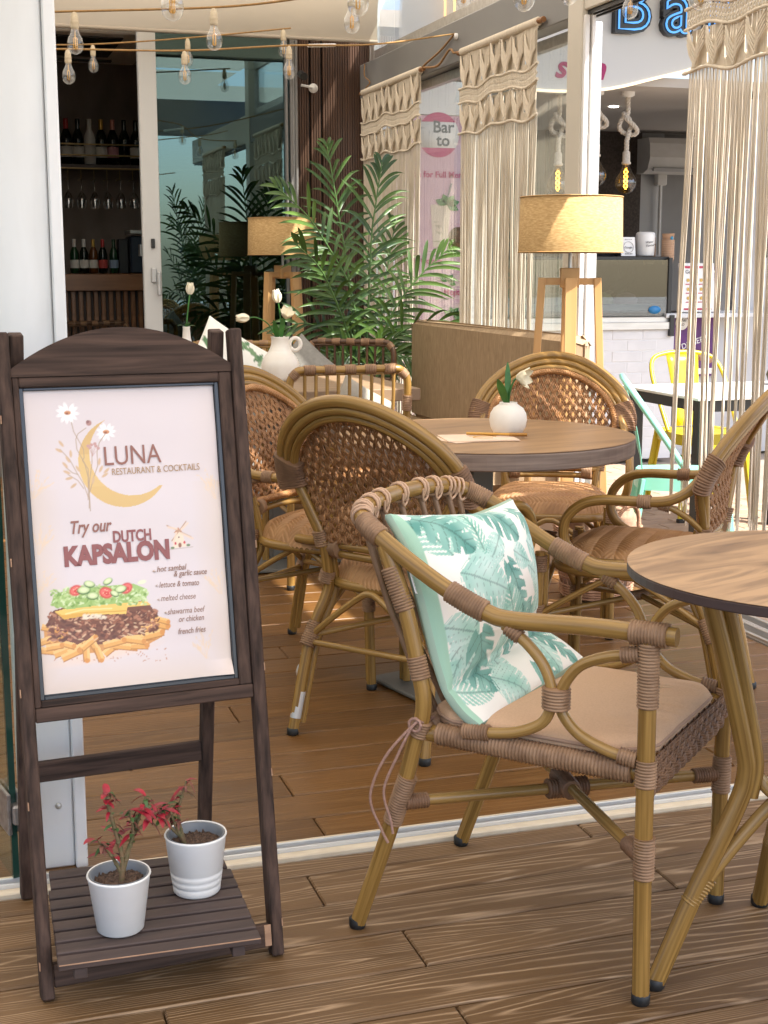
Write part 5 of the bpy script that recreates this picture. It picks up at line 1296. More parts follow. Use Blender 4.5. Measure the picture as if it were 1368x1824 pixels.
# ================================================================== KNOTTED CURTAINS (macrame) along X = 2.49
def macrame(label,y0,y1,z,zb,seed):
    """y0<y1 along the wall; hangs from a dowel at height z; fringe ends near zb"""
    r_=np.random.default_rng(seed); t=thing('macrame_curtain',label,'curtain',(2.49,(y0+y1)/2,z),0,'knotted cotton curtains along the side wall')
    W=y1-y0
    m=MB(); m.tube([(0,-W/2-.05,0),(0,W/2+.05,0)],.012,10); m.build('dowel',pm('dowel_wood',(.30,.14,.05),(.22,.1,.035),(10,60,60),.5),t)
    m=MB(); Q=resample([(0,-W/2,0),(0,W/2,0)],.0035); m.tube(Q,[.0155+.0045*abs(math.sin(i*.9)) for i in range(len(Q))],8); m.build('cord_loops',MACRAME,t)
    X=lambda a:.006*math.sin(a*9+seed)
    def wav(a): return .010*math.sin(a*11+seed)+.006*math.sin(a*23)
    # base cords of the header
    m=MB(); pitch=.0066; nC=int(W/.118); colw=W/nC; a=-W/2+.004
    while a<W/2:
        u=((a+W/2)%colw)/colw; slot=(u<.06 or u>.93)
        segs=[(-.012,-.175),(-.245,-.385)] if not slot else [(-.012,-.03),(-.16,-.175),(-.245,-.262),(-.36,-.385)]
        for z0,z1 in segs: m.tube([(X(a)+.004,a+.002*r_.standard_normal(),z0),(X(a)+.002,a,(z0+z1)/2),(X(a)+.004,a,z1+wav(a))],.0028,4,caps=False)
        a+=pitch
    m.build('header_cords',MACRAME,t,kind='stuff')
    # raised V cords
    m=MB()
    for c in range(nC):
        yc=-W/2+colw*(c+.5)
        for (zt,dep,nn) in ((-.025,.090,5),(-.250,.080,4)):
            for k in range(nn):
                zz=zt-.0155*k; hw=colw*.46
                for s in (-1,1):
                    m.tube([(-.010,yc+s*hw,zz+wav(yc)),(-.016,yc+s*hw*.5,zz-dep*.48+wav(yc)),(-.010,yc,zz-dep+wav(yc))],.0046,5,caps=False)
    m.build('chevron_cords',MACRAME,t,kind='stuff')
    # open net band
    m=MB(); z0,z1=-.182,-.240; st=.019; a=-W/2
    while a<W/2:
        for (b0,b1) in ((z0,(z0+z1)/2),((z0+z1)/2,z1)):
            m.tube([(-.004,a,b0+wav(a)),(-.008,a+st/2,(b0+b1)/2+wav(a)),(-.004,a,b1+wav(a))],.0042,4,caps=False); m.tube([(-.004,a+st,b0+wav(a)),(-.008,a+st/2,(b0+b1)/2+wav(a)),(-.004,a+st,b1+wav(a))],.0042,4,caps=False)
        a+=st
    m.build('net_band',MACRAME,t,kind='stuff')
    # horizontal cords
    for zc in (-.176,-.243,-.385):
        m=MB(); m.tube([(-.009,a,zc+wav(a)) for a in np.linspace(-W/2-.02,W/2+.02,60)],[.0062+.0014*math.sin(i*2.3) for i in range(60)],7); m.build('cross_cord',MACRAME,t)
    # fringe: long loose cords that gather in strands
    m=MB(); a=-W/2+.003; i=0
    while a<W/2:
        if i%11==0: goff=r_.uniform(-.018,.018); gx=r_.uniform(-.012,.012); gc=a+.022; gap=r_.uniform(.35,.85) if seed==3 else r_.uniform(.10,.62); amp=r_.uniform(0,.006)
        L_=z-zb+r_.uniform(-.09,.05); P=[]; e=.0025*r_.standard_normal()
        for k in range(8):
            q=k/7; aa=a+(gc-a)*gap*min(1,q*1.5)+goff*q+amp*math.sin(q*5+i//11)+e*q
            P.append((gx*q*1.4+.003*math.sin(q*4+i),aa,-.385+wav(a)-(L_-.385)*q))
        m.tube(P,.0020,3,caps=False); a+=.0036; i+=1
    m.build('fringe',MACRAME,t,kind='stuff'); return t
macrame('shaded knotted cotton curtain farthest from the camera, beside the slatted wall',7.13,8.16,2.235,.35,1)
macrame('knotted cotton curtain in the middle, hanging between the lamp and the palm',5.62,6.52,2.24,.35,2)
macrame('nearest knotted cotton curtain, cut by the right frame edge',3.40,4.36,2.25,.36,3)
# ropes that hang the dowels from the beam
ROPE=pm('jute_rope',(.36,.20,.085),(.26,.14,.055),(90,90,90),.8)
def rope(label,P,r_=.0055,name='hanging_rope'):
    m=MB(); C=catmull(P,6); m.tube(C,r_,6); return m.build(name,ROPE,None,label=label,cat='rope')
rope('jute rope tied from the beam hook down to the first curtain dowel',[(2.50,6.65,2.345),(2.495,6.85,2.29),(2.49,7.05,2.255),(2.485,7.10,2.235)])
rope('jute rope hanging the far end of the first curtain dowel',[(2.50,8.16,2.40),(2.49,8.13,2.33),(2.50,8.06,2.285),(2.49,8.11,2.255)],.004)
rope('twisted jute rope between the two curtain dowels',[(2.49,7.08,2.24),(2.485,6.85,2.22),(2.49,6.70,2.275),(2.485,6.62,2.25),(2.49,6.54,2.245)],.006)
# ================================================================== STRING LIGHTS
SOCK=pm('lamp_socket_cream',(.62,.52,.36),(.52,.42,.28),(60,60,60),.5); CABLE=pm('string_cable',(.38,.22,.075),(.30,.17,.055),(60,60,60),.7)
b_sock=MB(); b_sock.lathe([(.004,0),(.010,-.004),(.011,-.012),(.014,-.016),(.014,-.030),(.0155,-.034),(.0155,-.040)]+[(.0145+(.0012 if i%2 else 0),-.042-.004*i) for i in range(5)]+[(.012,-.062)],14)
b_gl=MB(); b_gl.lathe([(.012,-.060),(.0135,-.068),(.018,-.080),(.026,-.095),(.0295,-.110),(.0292,-.122),(.025,-.136),(.016,-.146),(.006,-.150),(0,-.1505)],18)
b_fi=MB(); b_fi.tube([(0,0,-.062),(0,0,-.095)],.0022,5)
for a in range(4):
    c,s=math.cos(a*1.57+.4),math.sin(a*1.57+.4); b_fi.tube([(.002*c,.002*s,-.090),(.0065*c,.0065*s,-.094),(.0065*c,.0065*s,-.128),(.003*c,.003*s,-.131)],.0019,4)
BULB=None
FILDIM=pm('led_filament',(.90,.50,.10),rough=.4)
def bulb(x,y,z,label,sc=1.0):
    global BULB
    if BULB is None:
        t=thing('string_bulb',label,'light bulb',(x,y,z),0,'clear bulbs on the string lights')
        b_sock.build('socket',SOCK,t); b_gl.build('glass_bulb',BULBG,t); b_fi.build('filament',FILDIM,t); BULB=t
    else:
        t=copy_tree(BULB); t['label']=label; t.location=(x,y,z)
    t.scale=(sc,sc,sc); t.rotation_euler=(0,0,random.uniform(0,3)); return t
def string(name_label,P):
    m=MB(); C=catmull(P,8); m.tube(C,.0045,6); m.build('light_string',CABLE,None,label=name_label,cat='string light'); return C
S1=string('upper tan cable of string lights crossing in front of the awning valance',[(.30,5.45,2.13),(.55,5.43,2.145),(1.04,5.28,2.16),(1.30,5.12,2.175),(1.50,4.96,2.20),(1.9,4.75,2.27),(2.30,4.6,2.33),(2.50,4.5,2.38)])
S2=string('middle tan cable of string lights running to the grey beam',[(.36,6.30,2.125),(.60,6.29,2.135),(1.117,6.38,2.165),(1.565,6.26,2.19),(2.0,6.4,2.235),(2.50,6.66,2.345)])
S3=string('rear thin cable of string lights close under the awning valance',[(.45,7.85,2.37),(.87,7.80,2.385),(1.36,7.66,2.42),(1.9,7.55,2.48)])
S4=string('near tan cable of string lights along the top edge of the view',[(.1,4.3,2.10),(.70,4.18,2.09),(1.24,4.13,2.12),(1.712,3.98,2.13),(2.0,3.45,2.07),(2.3,2.9,2.12)])
S5=string('tan cable of string lights in front of the cream header',[(1.75,5.4,2.36),(1.985,5.19,2.345),(2.21,4.73,2.29),(2.49,4.81,2.27),(2.7,4.9,2.3)])
for (x,y,z,l,sc) in [(.547,5.432,2.145,'clear bulb at the left end of the upper string, beside the white column',1),(1.036,5.277,2.158,'clear bulb on the upper string above the dark door glass',1),(1.478,4.98,2.195,'clear bulb on the upper string behind a larger nearer bulb',1),
    (.60,6.285,2.135,'clear bulb at the left end of the middle string, brightly lit',.95),(1.117,6.38,2.165,'clear bulb in the middle of the middle string, before the door glass',.95),(1.565,6.26,2.19,'clear bulb on the middle string near the slatted wall',.95),
    (.876,7.80,2.385,'small far bulb on the rear string under the ceiling unit',.95),(1.36,7.66,2.42,'small far bulb on the rear string before the door glass',.95),(1.86,7.56,2.475,'dim small bulb on the rear string near the valance end',.95),
    (.700,4.18,2.09,'large near bulb at the top edge before the awning valance',1.12),(1.245,4.13,2.12,'large near bulb overlapping a smaller one before the valance end',1.1),(1.712,3.975,2.13,'large near bulb at the top edge beside the grey beam',1.08),(2.0,3.45,2.065,'large near bulb at the top edge before the nearest knotted curtain',1.1),
    (1.985,5.19,2.345,'clear bulb in front of the clerestory window',1),(2.21,4.73,2.29,'sunlit clear bulb at the header corner above the white post',1),(2.497,4.813,2.27,'clear bulb hanging in front of the black shop letters',1)]:
    bulb(x,y,z-.002,l,sc)
mb=MB(); mb.beam((1.66,6.285,2.197),(1.80,6.33,2.212),.018,.014,bev=.003); mb.build('cable_connector',POTW,None,label='white inline connector on the middle light string',cat='connector')
# camera on the slats
t=thing('security_camera','small dark security camera on a white bracket by the slatted wall','security camera',(2.14,8.30,2.30))
mb=MB(); mb.tube([(0,-.10,.02),(0,-.02,.045)],.022,12); mb.build('housing',DARKMETAL,t)
mb=MB(); mb.tube([(.0,-.03,-.02),(.07,-.02,-.03)],.008,8); mb.lathe([(.028,0),(.028,.012),(0,.014)],14,(.085,.02,-.03),M=Matrix.Rotation(R(90),3,'X')); mb.build('bracket',POTW,t)
# ================================================================== BAR INTERIOR
BARW=pm('bar_top_wood',(.26,.12,.05),(.17,.075,.03),(2,20,20),.35)
t=thing('bar_counter','wooden bar counter with vertical slatted front','bar counter',(.9,9.95,0))
mb=MB(); mb.box((0,.0,1.115),(3.0,.55,.115),bev=.004); mb.build('countertop',BARW,t)
mb=MB(); mb.box((0,.04,.53),(2.96,.44,1.05)); mb.build('carcass',pm('bar_dark',(.03,.018,.012),rough=.6),t)
sm=None
for i in range(58):
    x=-1.46+.0505*i
    if sm is None: b=MB(); b.box((0,0,.53),(.030,.03,1.05),bev=.003); o=b.build('slat',BARW,t); sm=o.data
    else: o=link('slat',sm,t)
    o.location=(x,-.195,0)
t=thing('bottle_shelf','brass-edged bottle shelf with rails above the bar, wine glasses hung below','shelf',(.9,10.3,0))
mb=MB(); mb.box((0,0,1.915),(2.6,.26,.03),bev=.003); mb.build('board',pm('shelf_dark',(.05,.03,.02),rough=.5),t)
BRASS=pm('brass',(.45,.33,.15),rough=.35,metal=.8)
for z in (1.99,2.065,1.90): 
    mb=MB(); mb.tube([(-1.3,-.14,z),(1.3,-.14,z)],.006,8); mb.build('rail',BRASS,t)
mb=MB()
for i in range(22): x=-.5+.09*i; mb.tube([(x,-.12,1.89),(x,-.12,1.83),(x,.1,1.83)],.003,5)
mb.build('glass_rack',BRASS,t)
BG=pm('bottle_glass_dark',(.008,.012,.008),rough=.08); BG2=pm('bottle_glass_green',(.015,.05,.02),rough=.08); BG3=pm('bottle_glass_amber',(.10,.035,.008),rough=.08)
FOILW=pm('foil_white',(.70,.68,.64),rough=.35); FOILG=pm('foil_gold',(.50,.30,.06),rough=.3,metal=.6); FOILP=pm('foil_pink',(.60,.25,.20),rough=.3,metal=.3); FOILR=pm('foil_red',(.45,.03,.03),rough=.4); LBL=pm('bottle_label',(.62,.60,.55),rough=.7); LBLP=pm('bottle_label_pink',(.50,.25,.28),rough=.7)
def bottle(x,y,z,label,glass,foil,lbl,wine=True,full_white=False):
    t=thing('bottle',label,'bottle',(x,y,z),0,'bottles behind the bar'); h=.315 if wine else .235; r_=.040 if wine else .031
    m=MB(); m.lathe([(0,0),(r_,.004),(r_,h*.56),(r_*.82,h*.66),(r_*.40,h*.78),(r_*.36,h*.97),(0,h*.975)],18); m.build('glass',FOILW if full_white else glass,t)
    m=MB(); m.lathe([(r_*.42,h*.76),(r_*.40,h*.97),(r_*.40,h),(0,h*1.003)],14); m.build('foil',foil,t)
    if lbl:
        m=MB(); m.lathe([(r_*1.015,h*.16),(r_*1.015,h*.40)],18); m.build('label',lbl,t)
for px_x,l,g,f_,lb,fw in [(.945,'dark wine bottle with cream label and red cap, leftmost on the shelf',BG,FOILR,LBL,False),(1.026,'dark bottle with small crest label, second from the column',BG,BG,LBL,False),(1.107,'white sleeved sparkling bottle on the shelf',BG,FOILW,LBL,True),(1.188,'sparkling bottle with gold foil on the shelf',BG,FOILG,LBL,False),(1.269,'sparkling bottle with pink foil and pink label on the shelf',BG,FOILP,LBLP,False),(1.350,'plain dark bottle on the shelf near the door stile',BG,BG,None,False),(1.431,'dark bottle with low cream label beside the door stile',BG,BG,LBL,False)]:
    bottle(px_x,10.26,1.93,l,g,f_,lb,True,fw)
for X_,l,g,f_,lb in [(.945,'green beer bottle with white label, leftmost on the bar',BG2,FOILW,LBL),(1.010,'dark beer bottle with round cream label on the bar',BG,FOILW,LBL),(1.075,'amber beer bottle with pale label on the bar',BG3,FOILG,LBL),(1.140,'dark beer bottle with red label on the bar',BG,FOILR,pm('label_red',(.42,.05,.04),rough=.6)),(1.215,'green beer bottle with blue label on the bar',BG2,BG2,pm('label_blue',(.25,.33,.45),rough=.6))]:
    bottle(X_,9.98,1.173,l,g,f_,lb,False)
GB=None
for i in range(6):
    x=.94+.092*i
    if GB is None:
        GB=thing('wine_glass','clear wine glass hanging upside down under the shelf, nearest the white column','wine glass',(x,10.2,1.83),0,'wine glasses hung under the shelf')
        m=MB(); m.lathe([(.034,0),(.030,-.003),(.004,-.008),(.0035,-.085),(.018,-.10),(.038,-.135),(.040,-.165),(.033,-.205)],18); m.build('glass',glassmat('wineglass',(.80,.80,.80),.25),GB)
    else:
        g_=copy_tree(GB); g_.location=(x,10.2,1.83); g_['label']='clear wine glass hanging under the shelf, %s from the white column'%('','second','third','fourth','fifth','last and farthest')[i]
t=thing('coffee_machine','dark espresso machine on the bar beside the door stile','coffee machine',(1.46,10.05,1.173))
mb=MB(); mb.box((0,.05,.13),(.26,.30,.26),bev=.01); mb.build('body',pm('machine_navy',(.02,.03,.05),rough=.35),t)
mb=MB(); mb.box((-.02,-.02,.285),(.24,.26,.03),bev=.005); mb.tube([(-.06,-.12,.20),(-.06,-.12,.12)],.02,10); mb.build('group_head',ALU,t)
mb=MB(); mb.box((-.17,.04,.12),(.07,.10,.24),bev=.006); mb.build('grinder',DARKMETAL,t)
t=thing('ceiling_unit','white ceiling air-conditioning cassette with dark vent inside the bar','air conditioner',(.95,9.35,2.67))
mb=MB(); mb.box((0,.02,-.03),(.90,1.30,.10),bev=.01); mb.build('panel',pm('cassette_white',(.85,.84,.82),rough=.5),t)
mb=MB(); mb.box((-.08,-.10,-.083),(.62,.80,.012),bev=.003); mb.build('grille',DARKMETAL,t)
mb=MB(); mb.box((.1,.50,-.083),(.35,.06,.012)); mb.build('vent_slot',DARKMETAL,t)
# ================================================================== STREET SIDE: SHOP, BANNER, METAL CHAIRS
SHW=pm('shop_fascia_white',(.62,.63,.64),rough=.5)
FY=8.40
# fascia with a swooping lower edge
low=[(2.70,2.50),(3.09,2.405),(3.30,2.36),(3.55,2.33),(3.84,2.318),(4.12,2.334),(4.30,2.362),(4.485,2.408),(4.65,2.45),(4.81,2.492),(5.2,2.62),(5.7,2.76),(6.4,2.86)]
t=thing('shop_fascia','white shop fascia with black and blue lettering and curved lit lower edge','shop sign',(0,FY,0))
mb=MB(); mb.prism(low+[(6.4,3.6),(2.70,3.6)],0,.10,lambda x,y,d:(x,d,y)); mb.build('board',SHW,t)
C=catmull([(x,0,z) for x,z in low],5); mb=MB(); mb.tube([(p.x,-.008,p.z+.004) for p in C],.010,6); mb.build('edge_light',em('warm_strip',(1,.80,.55),.55),t)
BLK=pm('letter_black',(.008,.009,.012),rough=.3); NEON=em('blue_neon_outline',(.10,.34,.80),.45); MAG=pm('magenta_letter',(.36,.015,.13),rough=.5); WARMN=em('warm_neon_outline',(1,.55,.22),.8)
def sign_letter(ch,x,z,size,xs,matf,matl,outline):
    M=Matrix(((1,0,0,x),(0,0,-1,-.03),(0,1,0,z),(0,0,0,1)))
    if matf: text_mesh(ch,size,matf,M,t,'letter',offset=size*.05,extrude=.025,xs=xs)
    # glowing tube following the letter outline
    cu=bpy.data.curves.new('t','FONT'); cu.body=ch; cu.size=size; cu.fill_mode='NONE'; cu.offset=size*(-.008 if matf else 0); cu.resolution_u=4
    o=bpy.data.objects.new('t',cu); col.objects.link(o); me=bpy.data.meshes.new_from_object(o.evaluated_get(bpy.context.evaluated_depsgraph_get())); bpy.data.objects.remove(o)
    # chain edges
    nb={}
    for e in me.edges:
        a,b=e.vertices; nb.setdefault(a,[]).append(b); nb.setdefault(b,[]).append(a)
    seen=set(); m=MB()
    for s in list(nb):
        if s in seen: continue
        ch_=[s]; seen.add(s); cur=s
        while True:
            nx=[q for q in nb[cur] if q not in seen]
            if not nx: break
            cur=nx[0]; seen.add(cur); ch_.append(cur)
        if len(ch_)>2: m.tube([M@Vector((me.vertices[i].co.x*xs,me.vertices[i].co.y,.034)) for i in ch_],outline,5,closed=True)
    m.build('neon_outline',matl,t)
    bpy.data.meshes.remove(me)
sign_letter('B',4.215,2.715,.46,1.0,BLK,NEON,.007)
sign_letter('a',4.575,2.715,.46,1.0,BLK,NEON,.007)
sign_letter('r',4.87,2.715,.46,1.0,BLK,NEON,.007)
sign_letter('I',3.02,2.66,.42,1.5,None,WARMN,.008)
sign_letter('M',3.28,2.66,.42,1.15,None,WARMN,.008)
XM=lambda x,z:Matrix(((1,0,0,x),(0,0,-1,-.004),(0,1,0,z),(0,0,0,1)))
text_mesh('s',.20,MAG,XM(3.835,2.41),t,'letter',offset=.004,shear=.3,extrude=.004)
text_mesh('o',.20,MAG,XM(3.965,2.41),t,'letter',offset=.004,shear=.3,extrude=.004)
text_mesh('n',.20,MAG,XM(4.085,2.41),t,'letter',offset=.006,shear=.3,extrude=.004)
# shop shell
SHC=pm('shop_ceiling',(.50,.47,.44),rough=.8)
mb=MB(); mb.box((5.7,10.0,2.42),(5.8,3.0,.06)); mb.build('shop_ceiling',SHC,kind='structure')
mb=MB(); mb.box((5.6,11.5,1.2),(6.0,.1,2.5)); mb.build('shop_back_wall',pm('shop_back_grey',(.34,.335,.33),(.30,.295,.29),(4,4,4),.7),None,label='grey rear wall of the ice cream shop',cat='wall')
mb=MB(); mb.box((5.60,11.40,1.3),(.90,.08,2.2)); mb.build('feature_panel',pm('bronze_mosaic',(.10,.075,.06),(.06,.045,.035),(60,60,60),.35,contrast=(.4,.6)),None,label='dark bronze mosaic panel on the shop rear wall behind the pendants',cat='wall panel')
mb=MB(); mb.box((2.9,10.0,1.2),(.1,3.1,2.5)); mb.build('shop_side_wall',SHW,None,label='white side wall of the ice cream shop',cat='wall')
mb=MB(); mb.box((6.6,9.6,1.2),(2.0,.12,2.5)); mb.build('shop_pier',pm('shop_pier_grey',(.36,.36,.36),(.33,.33,.33),(4,4,4),.7),None,label='grey pier wall at the right of the shop opening',cat='wall')
mb=MB(); mb.box((5.55,8.62,.42),(1.35,.14,1.0)); mb.box((5.75,8.66,1.6),(.80,.10,1.5)); mb.build('shop_front_wall',pm('shop_front_grey',(.50,.50,.51),(.46,.46,.47),(4,4,4),.7),None,label='pale grey shop front wall behind the nearest knotted curtain',cat='wall')
# unseen canopy over the shop front, extended forward to shade fascia and brick
mb=MB(); mb.box((5.3,7.45,3.45),(4.6,2.75,.10)); mb.build('shop_shade_canopy',CREAM,None,label='unseen flat canopy added above the shop fascia to shade the shop front',cat='canopy')
mb=MB(); mb.box((4.6,9.9,4.2),(4.4,3.2,1.3)); mb.build('upper_storey',pm('render_white',(.66,.64,.60),rough=.8),None,label='pale rendered upper storey above the shop',cat='building')
# brick base wall, brick by brick
t=thing('brick_base','white painted brick base under the ice cream case','wall',(3.05,8.36,-.08))
mb=MB(); mb.box((.85,.10,.45),(1.70,.16,.88)); mb.build('mortar',pm('painted_mortar',(.64,.64,.65),rough=.8),t)
BRK=pm('painted_brick',(.66,.66,.67),(.61,.61,.62),(9,9,9),.7,bump=.5,rnd=True); sm=None; n_=0
for r_ in range(12):
    for c_ in range(8):
        x=.11+c_*.225+(.1125 if r_%2 else 0)
        if x>1.66: continue
        if sm is None: b=MB(); b.box((0,0,0),(.2205,.03,.0695),bev=.004); o=b.build('brick',BRK,t); sm=o.data
        else: o=link('brick',sm,t)
        o.location=(x,.0335+random.uniform(-.0015,.0015),.045+r_*.0735); o.rotation_euler=(0,random.uniform(-.006,.006),0)
# display case
t=thing('ice_cream_case','black-framed glass ice cream display case on the white brick base','display case',(3.90,8.40,.80))
mb=MB(); mb.box((0,.35,.045),(1.62,.75,.09),bev=.005); mb.box((0,-.035,.03),(1.62,.02,.05),bev=.003); mb.build('metal_base',ALU,t)
mb=MB(); mb.box((0,.30,.475),(1.64,.55,.025),bev=.004); 
for x in (-.81,.81): mb.box((x,.0,.27),(.03,.03,.42),bev=.003); mb.box((x,.30,.28),(.02,.56,.40))
mb.box((.815,-.03,.03),(.03,.05,.14)); mb.build('frame',DARKMETAL,t)
mb=MB(); mb.box((0,-.005,.28),(1.58,.010,.37)); mb.build('front_glass',glassmat('case_glass',(.55,.62,.62),.10),t)
mb=MB(); mb.box((0,.30,.15),(1.58,.50,.04)); mb.build('tray_bed',pm('tray_grey',(.30,.30,.31),rough=.35,metal=.4),t)
for i,(c_,x) in enumerate((((.55,.35,.12),.18),((.50,.45,.20),.36),((.45,.25,.28),.54),((.60,.56,.48),0),((.25,.13,.08),-.18),((.55,.50,.40),-.36))):
    mb=MB(); n=8; mb.lathe([(.08,0),(.08,.03),(.06,.06),(.02,.075),(0,.076)],14,(x,.10,.175)); mb.build('ice_cream_tub',pm('gelato_%d'%i,c_,tuple(q*.8 for q in c_),(40,40,40),.6,bump=.5),t)
mb=MB(); mb.beam((.30,.09,.16),(.27,.09,.30),.03,.012); mb.build('scoop_handle',pm('pink_plastic',(.62,.22,.45),rough=.4),t)
mb=MB(); mb.lathe([(.045,0),(.045,.002),(0,.003)],20,(.70,-.012,.135),M=Matrix.Rotation(R(90),3,'X')@Matrix.Diagonal((1,.6,1))); st=mb.build('oval_sticker',pm('sticker_blue',(.02,.18,.42),rough=.4),t)
# things on top of the case
t=thing('review_card','white stand-up card with a round review badge on the display case','sign',(4.43,8.47,1.29))
mb=MB(); mb.box((0,0,.062),(.105,.006,.125),Matrix.Rotation(R(-8),3,'X')); mb.build('card',POTW,t)
INKD=pm('ink_dark',(.05,.05,.06),rough=.6)
cm=Matrix.Translation((0,-.006,.062))@Matrix.Rotation(R(82),4,'X')
text_mesh('Google',.020,INKD,cm@Matrix.Translation((0,-.012,.003)),t,'lettering',align='CENTER'); text_mesh('Review us on',.0095,INKD,cm@Matrix.Translation((0,.045,.003)),t,'lettering',align='CENTER'); text_mesh('★★★★★',.012,INKD,cm@Matrix.Translation((0,-.052,.003)),t,'lettering',align='CENTER')
mb=MB(); mb.tube([cm@Vector((.036*math.cos(a),.036*math.sin(a)-.004,.003)) for a in np.linspace(0,2*math.pi,28,endpoint=False)],.0012,4,closed=True); mb.build('badge_ring',INKD,t)
t=thing('napkin_dispenser','white rounded napkin dispenser on the display case','dispenser',(4.585,8.52,1.29))
mb=MB(); mb.lathe([(0,0),(.058,.0),(.062,.01),(.066,.13),(.063,.152),(.05,.16),(0,.161)],24); mb.build('body',POTW,t)
text_mesh('Water\n   Flavours',.022,INKD,Matrix.Translation((-.005,-.0665,.085))@Matrix.Rotation(R(90),4,'X')@Matrix.Rotation(R(8),4,'Z'),t,'lettering',align='CENTER',shear=.3)
def cups(x,y,n,label):
    t=thing('cup_stack',label,'paper cups',(x,y,1.235),0,'stacks of paper cups'); m=MB(); 
    for i in range(n): 
        z=.012*i; m.lathe([(.034,z),(.041,z+.030),(.0445,z+.040),(.0445,z+.043),(.041,z+.043)],18)
    m.lathe([(.034,.012*n),(.042,.012*n+.07),(.0445,.012*n+.072),(.041,.012*n+.072)],18); m.build('cup',pm('kraft_cup',(.46,.29,.18),(.40,.25,.155),(20,20,90),.7),t)
    m=MB(); m.lathe([(.012,0),(.012,.002),(0,.0022)],12,(.005,-.0405,.012*n+.042),M=Matrix.Rotation(R(90),3,'X')); m.build('cup_logo',pm('cup_blue',(.05,.25,.40)),t)
cups(4.73,8.47,11,'taller stack of kraft paper cups beside the display case'); cups(4.64,8.56,9,'shorter stack of kraft paper cups behind the napkin dispenser')
t=thing('menu_board','white framed ice cream menu standing beside the display case','sign',(4.93,8.42,.915)); 
mb=MB(); mb.box((0,0,.165),(.27,.02,.33),Matrix.Rotation(R(-6),3,'X'),.004); mb.build('board',POTW,t)
tm=Matrix.Translation((0,-.0115,.165))@Matrix.Rotation(R(84),4,'X')
REDI=pm('menu_red',(.45,.03,.07),rough=.5); YELI=pm('menu_yellow',(.60,.38,.08),rough=.5); PUR=pm('menu_purple',(.11,.02,.16),(.07,.012,.10),(9,9,9),.5)
mb=MB()
def quad(mb,M,x0,x1,y0,y1,z=.002): mb.add([M@Vector((x,y,z)) for x,y in((x0,y0),(x1,y0),(x1,y1),(x0,y1))],[[0,1,2,3]])
mb=MB(); quad(mb,tm,-.115,.115,.130,.145); quad(mb,tm,-.105,.105,-.150,-.138); mb.build('printed_band',REDI,t,kind='stuff')
text_mesh('Gelato',.034,INKD,tm@Matrix.Translation((-.09,.095,.002)),t,'lettering'); 
mb=MB()
for i in range(4):
    for j in range(3): mb.lathe([(.012,0),(.012,.001)],10,tm@Vector((-.07+.05*i,.05-.06*j,.002)),M=tm.to_3x3())
mb.build('printed_scoop',YELI,t,kind='stuff')
for j in range(3):
    mb=MB(); quad(mb,tm,-.09,.09,.02-.06*j,.026-.06*j); mb.build('printed_line',REDI,t)
t=thing('dessert_poster','purple dessert poster fixed on the grey front wall by the yellow chair','poster',(5.0,8.535,.69)); 
mb=MB(); mb.box((0,0,0),(.34,.012,.44)); mb.build('sheet',PUR,t)
pm_=Matrix.Translation((0,-.007,0))@Matrix.Rotation(R(90),4,'X'); mb=MB(); quad(mb,pm_,-.15,.15,-.205,-.165); mb.build('white_band',POTW,t)
mb=MB(); mb.lathe([(.05,0),(.05,.001),(0,.0012)],20,pm_@Vector((-.11,.15,.001)),M=pm_.to_3x3()); mb.build('round_badge',POTW,t)
text_mesh('NEW\nGO',.026,INKD,pm_@Matrix.Translation((-.11,.155,.003)),t,'lettering',align='CENTER'); text_mesh('DESSERT',.055,POTW,pm_@Matrix.Translation((0,.0,.003))@Matrix.Rotation(R(18),4,'Z'),t,'lettering',align='CENTER')
mb=MB()
for i in range(5): mb.lathe([(.035,0),(.035,.002),(0,.003)],14,pm_@Vector((-.11+.055*i,-.10+.02*(i%2),.001)),M=pm_.to_3x3())
mb.build('printed_dessert',pm('dessert_brown',(.30,.10,.06),(.55,.36,.25),(40,40,40),.6),t,kind='stuff')
t=thing('small_menu_sign','small dark purple menu sign on the grey wall','sign',(5.11,8.565,1.12)); mb=MB(); mb.box((0,0,0),(.13,.012,.20)); mb.build('sheet',PUR,t); mb=MB(); quad(mb,pm_,-.05,.05,-.09,-.07,.001); quad(mb,pm_,-.05,.05,.06,.075,.001); mb.build('white_band',POTW,t)
t=thing('menu_screen','dark hanging menu screen with purple picture at right of the shop','screen',(5.42,8.30,1.58)); mb=MB(); mb.box((0,0,0),(.20,.04,.60),bev=.004); mb.build('case',DARKMETAL,t); mb=MB(); mb.box((0,-.022,.02),(.18,.004,.50)); mb.build('picture',pm('screen_purple',(.16,.05,.10),(.06,.02,.05),(6,6,6),.3),t)
t=thing('wall_shelf','pale ledge on the grey shop front carrying the menu board','shelf',(5.05,8.44,.895)); mb=MB(); mb.box((0,0,0),(.75,.16,.03),bev=.003); mb.build('board',SHW,t)
t=thing('air_conditioner','white wall air conditioner inside the shop','air conditioner',(6.42,11.25,2.18)); mb=MB(); n=10
prof=[(-.10,.15),(.10,.15),(.13,.10),(.14,-.02),(.10,-.12),(.02,-.15),(-.10,-.15)]
mb.prism([(-a,b) for a,b in prof],-.42,.42,lambda x,y,d:(d,x,y)); mb.build('housing',POTW,t); mb=MB(); mb.box((0,-.10,-.115),(.74,.05,.03),Matrix.Rotation(R(25),3,'X')); mb.build('louvre',pm('ac_grey',(.5,.5,.5)),t)
t=thing('wall_heater','small white wall device with a pipe on the shop rear wall','device',(6.24,11.35,2.02)); mb=MB(); mb.box((0,0,0),(.10,.07,.17),bev=.01); mb.build('box',POTW,t); mb=MB(); mb.tube([(0,0,-.08),(0,0,-.7)],.014,8); mb.build('pipe',POTW,t)
